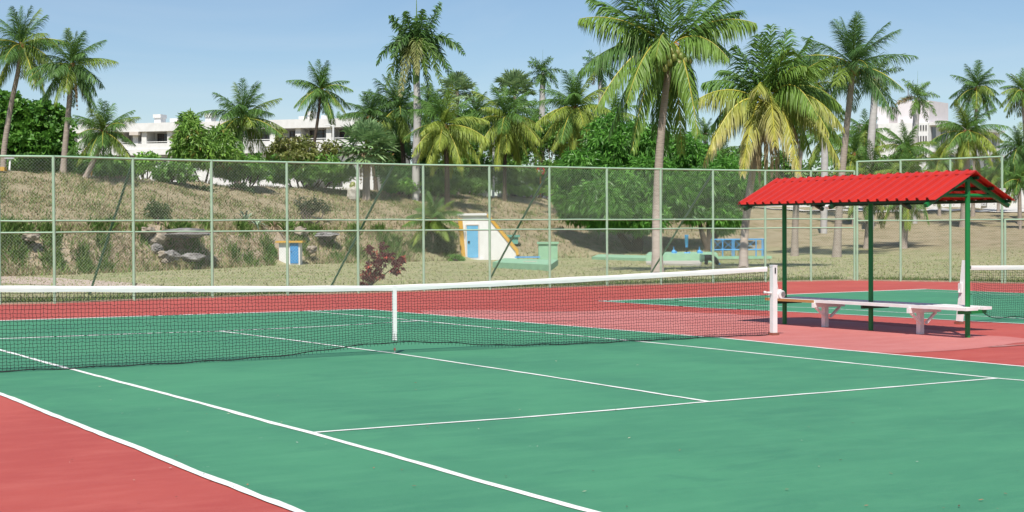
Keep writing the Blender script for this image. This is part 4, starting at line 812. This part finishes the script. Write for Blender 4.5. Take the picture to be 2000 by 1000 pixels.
# agave and dead yucca on the bank
def rosette(name, label, px, py, d, L, n, c1, c2, up_, wd, group):
    b = W(px, py, d); b = b.copy(); b[2] = max(TZ(b), b[2]-.3); mb = MB()
    for i in range(n):
        az = i*2.4+rng.normal()*.2; el = up_+rng.normal()*.3; u = sph(az, el); t = np.linspace(0, 1, 6)[:, None]; Li = L*rng.uniform(.7, 1.15)
        C = b+u*t*Li+UP*Li*(.35*t-.75*t*t); w = nrm(np.cross(u, UP)+1e-6)*wd*(np.sin(np.pi*(t*.85+.12)))**.7; V = np.vstack([C+w, C-w]); mb.add(V, A([[k, 6+k, 7+k, k+1] for k in range(5)]), A(c1)*(1-rng.random())+A(c2)*rng.random()*.9+A(c1)*.1)
    return single(name, mb, mat_leaf, label, 'plant', b, group)
rosette('agave_plant', 'grey-green agave with curling leaves on the bank', 478, 428, 76, 1.0, 16, (.24, .33, .22), (.36, .46, .32), .8, .055, 'agaves on the bank')
rosette('agave_plant', 'second smaller agave with drooping leaves right of the first one', 502, 440, 75, .85, 14, (.22, .32, .20), (.36, .46, .32), .5, .05, 'agaves on the bank')
rosette('dead_yucca', 'withered brown plant with dead hanging leaves beside the agaves', 533, 432, 76, .95, 26, (.30, .22, .14), (.44, .34, .22), .1, .03, None)
# ------------------------------------------------------------------ grass, weeds, rocks
def keep(P):
    v = P[:, :2]-CP[:2]; d = v@HF[:2]; c = 1000+FPX*(v@HR[:2])/np.maximum(d, 1)
    return ~(((c > 536) & (c < 594) & (d > 71.5) & (d < 76)) | ((c > 893) & (c < 1095) & (d > 76) & (d < 84)))
def patch(P):
    x, y = P[:, 0], P[:, 1]; return np.clip(.75*np.sin(.5*x+1.7*np.sin(.31*y))*np.sin(.43*y+1.1*np.sin(.27*x))+.4*np.sin(1.3*x+.9*y)+.25*np.sin(2.9*x-2.1*y), -1, 1)
def blades(npts, gen, h, w, cols, lean=.45, pv=0.):
    mb = MB(); P = gen(npts); P = P[keep(P)]
    if pv: P = P[(patch(P) > -.45) | (rng.random(len(P)) < .25)]
    n = len(P); P[:, 2] = terr(P)-.04; az = rng.uniform(0, 6.28, n); S = np.stack([np.cos(az), np.sin(az), np.zeros(n)], 1)
    H = h[0]+(h[1]-h[0])*rng.random((n, 1))**1.6; Ld = rng.normal(size=(n, 3))*lean; Ld[:, 2] = 1; T = P+nrm(Ld)*H; ww = w*rng.uniform(.6, 1.3, (n, 1))
    i = rng.integers(0, len(cols), n); nz = patch(P)[:, None]; c = A(cols)[i]*rng.uniform(.75, 1.25, (n, 1))*(1+pv*nz); V = np.stack([P-S*ww, P+S*ww, T], 1).reshape(-1, 3); mb.add(V, np.arange(3*n).reshape(n, 3), np.repeat(c, 3, 0)); return mb
def colgen(c0, c1, f0, f1, clump=0):
    """points between a fraction f0..f1 of the bank's slope"""
    def g_(n):
        c = rng.uniform(c0, c1, n); cs = [q[0] for q in TC]; a = np.interp(c, cs, [t[0][0] for _, t in TC]); b = np.interp(c, cs, [t[-1][0] for _, t in TC]); d = a+(b-a)*rng.uniform(f0, f1, n)
        if clump:
            k = rng.integers(0, clump, n); cc, dd = c[:clump][k], d[:clump][k]; c = cc+rng.normal(size=n)*clump_r[0]; d = dd+rng.normal(size=n)*clump_r[1]
        return CP+HF*d[:, None]+HR*((c-1000)/FPX*d)[:, None]
    return g_
clump_r = [5, .35]
DRY = [(.38, .305, .19), (.325, .255, .15), (.265, .215, .12), (.43, .36, .235), (.17, .22, .08), (.20, .24, .09), (.26, .27, .12), (.16, .21, .07)]
GR = [(.10, .19, .04), (.15, .24, .06), (.08, .15, .035), (.20, .26, .08)]
st = lambda o: o
single('dry_grass', blades(60000, colgen(-150, 1450, -.02, 1.04), (.05, .24), .035, DRY, pv=.3), mat_grass, 'tangled dry tan grass covering the bank', 'grass', (0, 0, 0), kind='stuff')
single('dry_grass', blades(22000, colgen(-150, 1000, -.04, .22), (.10, .42), .028, DRY[:4]+[GR[3], GR[1]], .7, pv=.25), mat_grass, 'long straw-coloured grass along the foot of the bank', 'grass', (0, 0, 0), kind='stuff')
clump_r = [6, .4]
single('weeds', blades(16000, colgen(-150, 900, .02, .24, 75), (.15, .55), .055, GR, .8), mat_grass, 'patches of green weeds along the lower bank', 'weeds', (0, 0, 0), kind='stuff')
clump_r = [7, 1.0]
single('weeds', blades(6500, colgen(-150, 1400, .25, .95, 80), (.08, .32), .04, [(.14, .2, .06), (.19, .24, .08), (.24, .26, .1)], .8), mat_grass, 'sparse green patches higher up the bank', 'weeds', (0, 0, 0), kind='stuff')
def strip(posts, off0, off1):
    def g_(n):
        P = A(posts); i = rng.integers(0, len(P)-1, n); t = rng.random((n, 1)); q = P[i]*(1-t)+P[i+1]*t; d = nrm((P[i+1]-P[i])); o = np.stack([-d[:, 1], d[:, 0], np.zeros(n)], 1); return q+o*rng.uniform(off0, off1, n)[:, None]**1.0
    return g_
single('grass_fringe', blades(20000, strip(FA, .14, 1.5), (.06, .26), .02, GR+[(.32, .32, .13)], .6), mat_grass, 'unmown green grass fringe along the foot of the long fence', 'grass', (0, 0, 0), kind='stuff')
single('grass_fringe', blades(12000, strip(FB+FCN[1:], .14, 1.6), (.06, .22), .018, GR+[(.36, .34, .15)], .6), mat_grass, 'unmown grass fringe along the foot of the right fence', 'grass', (0, 0, 0), kind='stuff')
def lawn(n):
    d = rng.uniform(38, 84, n); c = rng.uniform(-60, 2060, n); P = CP+HF*d[:, None]+HR*((c-1000)/FPX*d)[:, None]
    pl_ = A(edge); k = (P[:, 1] > 19) | (P[:, 0] > 27.5); return P[k]
single('lawn_grass', blades(42000, lawn, (.04, .11), .03, [(.38, .38, .20), (.30, .34, .14), (.44, .39, .24), (.24, .31, .10)], .8), mat_grass, 'short mown grass between the fence and the bank', 'grass', (0, 0, 0), kind='stuff')
def rock(label, px, py, d, r, mt=mat_rock):
    c = W(px, py, d); single('rock', MB().ball(c, A(r), 16, 11, jit=.24, ax=[HR, HF, UP]), mt, label, 'rock', c, 'rocks in the bank')
rock('overhanging grey rock ledge above the dark hollow in the left bank', 362, 456, 67.6, (1.35, 1.4, .20), mat_rock2)
rock('tan broken rock on the left end of the dark ledge', 306, 466, 66.6, (.42, .5, .34))
rock('pale broken rock below the dark hollow', 334, 500, 65.6, (.36, .4, .24), mat_rock2)
rock('long grey rock at the foot of the dark hollow', 376, 502, 65.9, (.50, .4, .17), mat_rock2)
rock('small grey rock left of the dark hollow', 306, 487, 65.9, (.24, .35, .2), mat_rock2)
rock('small tan rock low in the bank at far left', 60, 462, 60.6, (.34, .4, .18))
rock('tan rock low between the second post and the dark hollow', 288, 452, 66.2, (.3, .4, .2))
rock('tan rock left of the white cabinet', 512, 466, 75.6, (.55, .6, .26))
rock('tan rock above the white cabinet', 580, 453, 77.6, (.6, .6, .24))
rock('dark flat rock over the small hollow right of the white cabinet', 640, 460, 78.4, (.55, .8, .18), mat_rock2)
rock('lump of grey rubble under the left end of the dark ledge', 318, 497, 65.4, (.2, .15, .15))
rock('smallest grey stone at the lower left of the dark hollow', 322, 510, 64.9, (.13, .1, .1))
rock('small tan rock low beside the white cabinet', 610, 488, 75.6, (.25, .35, .2))
# ------------------------------------------------------------------ small structures
FR, FS = nrm(HR), nrm(HF)
def lb(o, c, size, mb=None): return (mb or MB()).box(A(o)+FR*c[0]+FS*c[1]+UP*c[2], size, [FR, FS, UP])
dK = 73.5; o = base(565, dK); o[2] = 0; k = M(1, dK)
cab = thing('meter_cabinet', 'small white masonry cabinet with ochre slab top and blue door below the bank', 'cabinet', o)
hh = M(66, dK)*.62
part('wall', lb(o, (0, .45, .5), (M(41, dK), .8, 1.06)), mat_whitewall, cab)
part('roof', lb(o, (0, .42, 1.075), (M(53, dK), 1.05, .085)), mat_yellow, cab)
dr = part('door', lb(o, (M(9.5, dK), .035, .52), (M(16, dK), .05, .96)), mat_dblue, cab)
part('handle', lb(o, (M(4, dK), .003, .6), (.03, .02, .05)), mat_black, dr)
dH = 82.5; o = base(925, dH); o[2] = 0; m1 = lambda v: M(v, dH)
ph = thing('pump_house', 'white wedge-shaped concrete pump house with ochre edges and light blue door set into the bank', 'small building', o)
xl, xr = -30, 88     # px offsets from 925: front face outline
def fp(px, py, dy=0): return o+FR*m1(px-925)+FS*dy+UP*(CP[2]+(446-py)/FPX*dH)
front = [fp(903, 511), fp(1009, 506), fp(1009, 490), fp(953, 420), fp(897, 420)]
part('wall', MB().prism(front, FS*0, FS*3.2), mat_whitewall, ph)
side = [fp(893, 428), fp(897, 420), fp(903, 511), fp(899, 508)]
part('corner_band', MB().prism([fp(895, 427), fp(903.5, 427), fp(909.5, 504), fp(901.5, 504)], -FS*.05, FS*.3), mat_yellow, ph)
part('sloping_edge', MB().prism([fp(948, 419), fp(954, 418.5), fp(1013, 489), fp(1013, 499), fp(1008, 499), fp(1007, 492)], -FS*.06, FS*3.0), mat_yellow, ph)
part('roof_slab', MB().prism([fp(890, 417), fp(950, 416.5), fp(952, 421), fp(892, 421)], -FS*.12, FS*3.1), mat_whitewall, ph)
d_ = part('door', MB().prism([fp(913, 503.5), fp(934, 503), fp(934, 440), fp(912, 440)], -FS*.035, FS*.02), mat_doorblue, ph)
part('handle', MB().box(fp(916, 473, -.05), (.10, .04, .12), [FR, FS, UP]), mat_black, d_)
part('lintel', MB().prism([fp(911, 440.2), fp(935, 440.2), fp(935, 437.5), fp(911, 437.5)], -FS*.06, FS*.02), mat_cream, ph)
part('frame', MB().prism([fp(934.3, 503), fp(936.5, 503), fp(936.5, 440.2), fp(934.3, 440.2)], -FS*.03, FS*.02).prism([fp(909.7, 503.5), fp(912, 503.5), fp(911.6, 440.2), fp(909.2, 440.2)], -FS*.03, FS*.02), mat_cream, ph)
part('step', MB().prism([fp(911, 511.5), fp(945, 510.5), fp(945, 505), fp(911, 505)], -FS*.25, -FS*.005), mat_whitewall, ph)
def fpd(px, py, d): return W(px, py, d)
dT = 77; bt = base(1035, dT)
pl_ = thing('concrete_platform', 'low pale green concrete platform before the pump house', 'platform', bt)
top_ = [A([*G(px, py)[:2], .22]) for px, py in ((962, 522), (1075, 528), (1090, 516.5), (985, 513))]
part('slab', MB().prism(top_, (0, 0, -.30), (0, 0, 0)), mat_tank, pl_)
part('lid', MB().box(A([*G(1030, 512.5)[:2], .26]), (M(46, 80), .35, .06), [FR, FS, UP]), mat_blue, pl_)
part('crack_cover', MB().box(A([*G(1035, 521)[:2], .235]), (M(22, 77), .3, .03), [FR, FS, UP]), mat_conc, pl_)
ob = base(1070, 79.5); ob[2] = 0; tk = thing('concrete_tank', 'square pale green concrete tank on the right of the platform', 'tank', ob)
part('wall', MB().box(ob+UP*.42, (M(37, 79.5), 1.1, .86), [FR, FS, UP]), mat_tank, tk)
part('lid', MB().box(ob+UP*.90, (M(42, 79.5), 1.25, .10), [FR, FS, UP]), mat_tank, tk)
oc = base(1002, 88); oc[2] = TZ(oc); tq = thing('concrete_tank', 'teal concrete tank half hidden behind the pump house slope', 'tank', oc); zt = W(1002, 459, 88)[2]
part('wall', MB().box(A([oc[0], oc[1], (zt+oc[2])/2-.06]), (M(20, 88), .8, zt-oc[2]-.05), [FR, FS, UP]), mat_teal, tq)
part('lid', MB().box(A([oc[0], oc[1], zt-.06]), (M(27, 88), 1.0, .12), [FR, FS, UP]), mat_teal, tq)
s1 = MB(); pz = [A([*G(px, py)[:2], .12]) for px, py in ((1156, 506), (1262, 509), (1262, 503), (1170, 500.5))]; s1.prism(pz, (0, 0, -.2), (0, 0, 0))
single('concrete_slab', s1, mat_tank, 'flat pale green slab under the left mango tree', 'slab', A([*G(1205, 505)[:2], 0]))
dV = 78; vb = thing('valve_box', 'long pale green concrete valve box carrying blue hand valves', 'valve box', A([*G(1330, 515)[:2], 0]))
vt = [A([*G(px, py)[:2], .36]) for px, py in ((1262, 512), (1402, 511), (1398, 505), (1268, 505))]; part('wall', MB().prism(vt, (0, 0, -.4), (0, 0, 0)), mat_tank, vb)
part('apron', MB().prism([A([*G(px, py)[:2], .06]) for px, py in ((1262, 516), (1368, 519), (1372, 511), (1262, 510))], (0, 0, -.1), (0, 0, 0)), mat_conc, vb)
for px, lab in ((1316, 'left'), (1366, 'right')):
    p0 = A([*G(px, 508.5)[:2], .36]); v_ = thing('gate_valve', f'small blue gate valve on the valve box, {lab} of the tall blue pipe', 'valve', p0, 'blue valves on the valve box')
    part('body', MB().tube([p0-FR*.10, p0+FR*.10], .075, 10).ball(p0+UP*.06, .12, 10, 8).tube([p0, p0+UP*.14], [.12, .05], 10), mat_blue, v_, True)
    part('spindle', MB().tube([p0+UP*.1, p0+UP*.34], [.03, .016], 8), mat_blue, v_, True); part('flange', MB().tube([p0+FR*.11, p0+FR*.16], .095, 12), mat_dblue, v_)
p0 = A([*G(1341, 508.5)[:2], .36]); v_ = thing('stand_pipe', 'tall blue stand pipe between the two blue gate valves', 'pipe', p0)
part('pipe', MB().tube([p0+UP*.30, p0+UP*.46, p0+UP*.47, p0+UP*.80, p0+UP*.81, p0+UP*.93], [.07, .07, .085, .085, .10, .10], 12), mat_blue, v_, True)
part('coupling', MB().tube([p0+UP*.02, p0+UP*.3], .05, 10), mat_black, v_, True); part('elbow', MB().tube([p0-FR*.12, p0+FR*.02, p0+FR*.14], [.06, .07, .06], 10), mat_blue, v_, True); part('flange', MB().tube([p0+FR*.13, p0+FR*.18], .085, 12), mat_dblue, v_)
p0 = A([*G(1380, 517)[:2], 0]); hs = thing('drain_pipe', 'black bent pipe with pale green round mouth lying before the valve box', 'pipe', p0); q = M(1, 72)
part('pipe', MB().tube(smooth([p0+FR*q*-6+UP*.30, p0+FR*q*4+UP*.33, p0+FR*q*13+UP*.27, p0+FR*q*19+UP*.10, p0+FR*q*22+UP*.03], 12), [.14]*9+[.12, .10, .07], 10), mat_black, hs, True)
part('mouth', MB().tube([p0-FR*q*11+UP*.30-FS*.03, p0-FR*q*5.5+UP*.30], [.19, .15], 14), mat_tank, hs, True); part('support', MB().tube([p0+FR*q*-1+UP*.0, p0+FR*q*0+UP*.26], [.07, .10], 8), mat_black, hs, True)
part('nozzle', MB().tube([p0+FR*q*21+UP*.05, p0+FR*q*25+UP*.02], [.06, .05], 8), mat_blue, hs, True)
# blue railing cage
dR = 80.5; r0 = base(1443, dR); r0[2] = 0; rl = thing('pipe_railing', 'light blue welded pipe railing with crossed braces beside the right mango tree', 'railing', r0)
def rp(px, z, dy=0): return r0+FR*M(px-1443, dR)+FS*dy+UP*z
zt, zm, zb = 1.02, .48, .14
part('plinth', MB().box(rp(1452, .07), (M(105, dR), 1.0, .14), [FR, FS, UP]), mat_tank, rl)
for z in (zt, zm):
    part('rail', MB().tube([rp(1391, z, -.3), rp(1494, z, -.3)], .035, 8).tube([rp(1391, z, .35), rp(1494, z, .35)], .03, 8).tube([rp(1391, z, -.3), rp(1391, z, .35)], .03, 8).tube([rp(1494, z, -.3), rp(1494, z, .35)], .03, 8), mat_blue, rl, True)
for px in (1391, 1410, 1432, 1475, 1487, 1494): part('post', MB().tube([rp(px, zb-.02, -.3), rp(px, zt, -.3)], .034, 8), mat_blue, rl, True)
for px in (1391, 1432, 1494): part('post', MB().tube([rp(px, zb-.02, .35), rp(px, zt, .35)], .03, 8), mat_blue, rl, True)
for a, b_ in ((1391, 1410), (1410, 1432), (1432, 1453), (1453, 1475)):
    x_ = MB().tube([rp(a, zm, -.3), rp(b_, zt, -.3)], .012, 5).tube([rp(a, zt, -.3), rp(b_, zm, -.3)], .012, 5); part('cross_brace', x_, mat_blue, rl, True)
# ------------------------------------------------------------------ posts and signs on the bank top
b = base(20, 76.5); sg = thing('sign', 'blank grey rectangular sign on a white post at the far left', 'sign', b)
part('post', MB().tube([b, W(20, 312, 76.5)], .05, 8), mat_white, sg, True); part('panel', MB().box(W(18.5, 307, 76.4), (M(19, 76.5), .06, M(7, 76.5)), [FR, FS, UP]), mat_grey, sg)
b = base(1056, 112); sg = thing('traffic_sign', 'round red-ringed no-parking sign on a yellow post above the white kerb', 'sign', b); cs_ = W(1056, 334, 111.9); 
part('post', MB().tube([b, W(1056, 340, 112)], .06, 8), mat_yellow, sg, True)
dk = part('disc', MB().tube([cs_, cs_-FS*.03], .30, 24), mat_white, sg); dk2 = MB(); an2 = np.linspace(0, 2*math.pi, 25); dk2.tube([cs_-FS*.045+FR*math.cos(a)*.26+UP*math.sin(a)*.26 for a in an2], .05, 6, False)
part('red_ring', dk2, mat('sign_red', (.55, .05, .05), rough=.5), sg); e_ = MB(); ce = cs_-FS*.045
for z in (-.12, 0, .12): e_.box(ce+UP*z+FR*.02, (.16, .02, .045), [FR, FS, UP])
e_.box(ce-FR*.07, (.045, .021, .285), [FR, FS, UP]); part('letter', e_, mat_black, sg)
part('slash', MB().bar(ce-FS*.015-FR*.17+UP*.17, ce-FS*.015+FR*.17-UP*.17, .05, .02, up=FS), bpy.data.materials['sign_red'], sg)
b = base(651, 99); lp = thing('lamp_post', 'slim white lamp post in front of the white building, left of the fan palm', 'lamp post', b); part('pole', MB().tube([b, W(651, 244, 99)], M(2.0, 99), 8), mat_white, lp, True); part('arm', MB().tube([W(652, 247, 99), W(640, 243, 99)], .04, 6), mat_white, lp, True); part('lamp', MB().box(W(640, 244, 99), (.35, .2, .10), [FR, FS, UP]), mat_white, lp)
b = base(964, 109); lp = thing('lamp_post', 'white lamp post behind the fence beside the drooping palm, right of centre', 'lamp post', b); part('pole', MB().tube([b, W(964, 256, 109)], [M(2.6, 109), M(1.8, 109)], 8), mat_white, lp, True); part('cap', MB().tube([W(964, 257, 109), W(964, 254, 109)], M(3, 109), 8), mat_grey, lp)
b = base(180, 79); single('marker_post', MB().tube([b, b+UP*.62], .05, 8), mat_yellow, 'thin yellow marker post by the slanting palm', 'post', b)
b = base(3, 75.8); single('kerb_stone', MB().box(b+UP*.12, (.5, .4, .2), [FR, FS, UP]).box(b+UP*.10-FR*.56, (.5, .4, .24), [FR, FS, UP]), mat_yellow, 'ochre painted kerb stone at the far left edge of the bank', 'kerb', b)
b = base(692, 93.5); gs = thing('stone_stump', 'pale grey rough stone stump beside the fat fan palm', 'stone', b); part('stone', MB().ball(b+UP*.35, (.42, .35, .55), 14, 9, jit=.12), mat_conc, gs); part('cap', MB().ball(b+UP*.86-FR*.08, (.2, .2, .28), 10, 7, jit=.1), mat_nut, gs, label='yellowish green upper lump of the stump')
b = base(640, 96.5); single('low_wall', MB().box(b+UP*.22, (1.9, .4, .36), [FR, FS, UP]).box(b+UP*.44+FR*.2, (1.2, .3, .12), [FR, FS, UP]), mat_whitewall, 'short white low wall showing under the green hedge', 'wall', b)
for i, (px, w, h, lb_) in enumerate(((913, .55, .72, 'narrow white planter wall left of the dark palm stem behind the fence'), (931, .62, .86, 'taller white planter wall right of the dark palm stem behind the fence'), (948, .8, .62, 'low white planter wall beside the white lamp post'))):
    b = base(px, 108); c_ = b+FR*0
    single('planter_wall', MB().prism([c_-FR*w*.5, c_+FR*w*.5, c_+FR*w*.42+UP*h*.8, c_+FR*w*.1+UP*h, c_-FR*w*.45+UP*h*.75], FS*0, FS*.3), mat_whitewall, lb_, 'wall', b, 'white planter walls')
# ------------------------------------------------------------------ buildings
def left_building():
    d0, d1 = 128., 121.; a = base(120, d0); b = base(735, d1); a[2] = b[2] = 0; t = nrm(b-a); nn = A([-t[1], t[0], 0]); nn = nn*np.sign(nn@HF); Lb = np.linalg.norm(b-a)
    root = thing('apartment_building', 'long low white building with balconies and chimneys behind the left palms', 'building', a+UP*TZ(a))
    def sx(px):                                   # facade coordinate of a picture column
        r = ray(px, 300)[:2]; Am = A([[r[0], -t[0]], [r[1], -t[1]]]); return np.linalg.solve(Am, (a-CP)[:2])[1]
    def hz(px, py): p = a+t*sx(px); dd = (p-CP)@CF; return W(px, py, dd)[2]
    def bx_(x0, x1, z0, z1, y0, y1): return MB().box(a+t*(x0+x1)/2+nn*(y0+y1)/2+UP*(z0+z1)/2, (x1-x0, y1-y0, z1-z0), [t, nn, UP])
    zr, zp, zw, zbal, zb2, zb3 = hz(330, 240.5), hz(330, 257), hz(330, 276), hz(330, 280), hz(330, 292), hz(330, 302.5)
    zw2 = hz(330, 315); zg = 2.5
    part('roof_parapet', bx_(-1, Lb, zp, zr, -.6, 9), mat_whitewall, root)
    part('upper_wall', bx_(-1, Lb, zb3-.05, zp, 1.2, 8.8), mat_whitewall, root)
    part('balcony_front', bx_(-.8, Lb-.2, zb2, zbal, -.35, -.1), mat_whitewall, root); part('balcony_slab', bx_(-.9, Lb-.1, zb3, zb2-.02, -.5, 1.2), mat_whitewall, root)
    part('lower_wall', bx_(-1, Lb, zg, zb3-.06, .8, 8.7), mat_whitewall, root)
    part('ground_plinth', bx_(-1, Lb, zg-1, hz(330, 330), -.3, .79), mat_whitewall, root)
    rl_ = MB().tube([a+t*-.8-nn*.22+UP*(zbal+.12), a+t*(Lb-.2)-nn*.22+UP*(zbal+.12)], .03, 6); part('balcony_rail', rl_, mat_white, root)
    for px0, px1 in ((140, 175), (205, 226), (248, 266), (275, 280), (296, 329), (408, 418), (440, 470), (500, 518), (556, 572), (596, 634), (655, 683), (700, 720)):
        x0, x1 = sx(px0), sx(px1); w_ = part('window', bx_(x0, x1, zw-.35, zp-.10, 1.12, 1.22), mat_glass, root); f = MB()
        for q in np.linspace(x0, x1, 2+int((x1-x0)/.6)): f.box(a+t*q+nn*1.1+UP*((zw-.35+zp-.1)/2), (.05, .06, zp-.1-zw+.35), [t, nn, UP])
        f.box(a+t*(x0+x1)/2+nn*1.09+UP*(zp-.4), (x1-x0, .05, .05), [t, nn, UP]); part('frame', f, mat_bframe, w_)
    for px0, px1 in ((150, 170), (185, 215), (235, 262), (290, 318), (345, 372), (420, 450), (560, 590), (610, 640)):
        x0, x1 = sx(px0), sx(px1); part('window', bx_(x0, x1, zw2-.6, zb3-.18, .72, .82), mat_glass, root)
    for px in (160, 192, 237, 268, 285, 335, 390, 430, 480, 535, 585, 645, 690):
        x0 = sx(px); part('pier', bx_(x0-.22, x0+.22, zbal-.1, zp-.002, -.3, 1.195), mat_whitewall, root)
    x0 = sx(269); part('column_head', bx_(x0-.35, x0+.45, zp-.28, zp-.003, -.75, -.31), mat_cream, root)
    for px0, px1, top, cap_ in ((296, 311, 223, 1), (329, 345, 231, 0), (396, 410, 221, 1), (426, 441, 229, 0), (239, 249, 234, 0), (581, 592, 227, 0), (596, 608, 217, 1), (625, 638, 225, 0), (150, 160, 233, 0)):
        x0, x1 = sx(px0), sx(px1); zt_ = hz((px0+px1)/2, top); c_ = part('chimney', bx_(x0+.06, x1-.06, zr-.01, zt_-.01, .4, 1.3), mat_whitewall, root); part('cap', bx_(x0, x1, zt_-M(7, 125), zt_, .3, 1.4), mat_whitewall, c_)
left_building()
def tower():
    dC_ = 190.; c = base(1813, dC_); c[2] = 0
    t1 = nrm(-FR*.985+FS*.17); t2_ = nrm(FR*.62+FS*.785); root = thing('hotel_block', 'white multi-storey block with lilac roof tower behind the right palms', 'building', c+UP*3)
    Hh = lambda py, d=dC_: CP[2]+(441.5-py)/FPX*d
    def blk(l1, l2, z0, z1, o1=0., o2=0.):
        o = c+t1*o1+t2_*o2; P = [o, o+t1*l1, o+t1*l1+t2_*l2, o+t2_*l2]; return MB().prism(P, UP*z0, UP*z1)
    w1 = M(120, dC_); part('wall', blk(w1, 24, 2, Hh(240)), mat_whitewall, root)
    part('roof_tower', blk(M(60, dC_), 6, Hh(240), Hh(196), M(3, dC_), .8), mat_lilac, root); part('roof_house', blk(M(22, dC_), 5, Hh(239.9), Hh(205), M(88, dC_), 2), mat_lilac, root)
    part('stair_tower', blk(M(26, dC_), 4, 2, Hh(242), M(95, dC_), -2.0), mat_grey, root)
    def win(o1, z0, z1, w, face):
        if face == 1: o = c+t1*o1; nn = nrm(-FS+FR*-.17); ax_ = [t1, nn, UP]
        else: o = c+t2_*o1; nn = nrm(A([t2_[1], -t2_[0], 0])); ax_ = [t2_, nn, UP]
        return MB().box(o+UP*(z0+z1)/2+nn*.02, (w, .16, z1-z0), ax_)
    for i in range(4):
        for py0, py1 in ((245, 255), (266, 280), (290, 304)): part('window', win(M(4+i*5.0, dC_), Hh(py1), Hh(py0), M(2.6, dC_), 1), mat_glass, root)
    for i in range(8):
        for k_ in range(3):
            z1 = Hh(243)-k_*3.3-.3; part('window', win(1.6+i*2.9, z1-2.3, z1, 1.15, 2), mat_glass, root)
    fr_ = MB()
    for k_ in range(4):
        z = Hh(243)-k_*3.3+.05; fr_.box(c+t2_*12.2+UP*z+nrm(A([t2_[1], -t2_[0], 0]))*.35, (23.6, .7, .35), [t2_, A([-t2_[1], t2_[0], 0]), UP])
    part('floor_bands', fr_, mat_whitewall, root); part('mast', MB().tube([c+t1*M(57, dC_)+t2_*3+UP*Hh(200), c+t1*M(57, dC_)+t2_*3+UP*Hh(160)], .06, 5), mat_steel, root)
tower()
for px, w, h, lb_ in ((1850, 9, 1.6, 'low white wall beyond the road under the yellow-green palm'), (1985, 8, 1.9, 'low white wall beyond the road at the right edge'), (1500, 7, 1.4, 'low white wall glimpsed left of the shelter beyond the road')):
    b = base(px, 145); single('low_wall', MB().box(b+UP*h/2, (w*.7, .3, h), [FR, FS, UP]).box(b+UP*(h+.04), (w*.7+.1, .42, .09), [FR, FS, UP]), mat_whitewall, lb_, 'wall', b)
# ------------------------------------------------------------------ litter on the court
lt = MB()
for i in range(150):
    px, py = rng.uniform(0, 2000), 600+400*rng.random()**1.3; p = G(px, py)
    if p[1] > 15.5 or p[0] > 23: continue
    p[2] = .016; s = rng.uniform(.006, .018); a = rng.uniform(0, 6.28); u = A([math.cos(a), math.sin(a), .25*rng.random()]); v = A([-math.sin(a), math.cos(a), .2*rng.random()])
    lt.add([p-u*s, p+v*s*.5, p+u*s, p-v*s*.5], A([[0, 1, 2, 3]]), [(.7, .68, .6), (.35, .14, .08), (.12, .09, .06), (.6, .55, .4), (.5, .2, .12)][rng.integers(0, 5)])
single('leaf_litter', lt, mat_grass, 'scattered tiny dry leaves and paint flakes on the courts', 'litter', (0, 0, 0), kind='stuff')
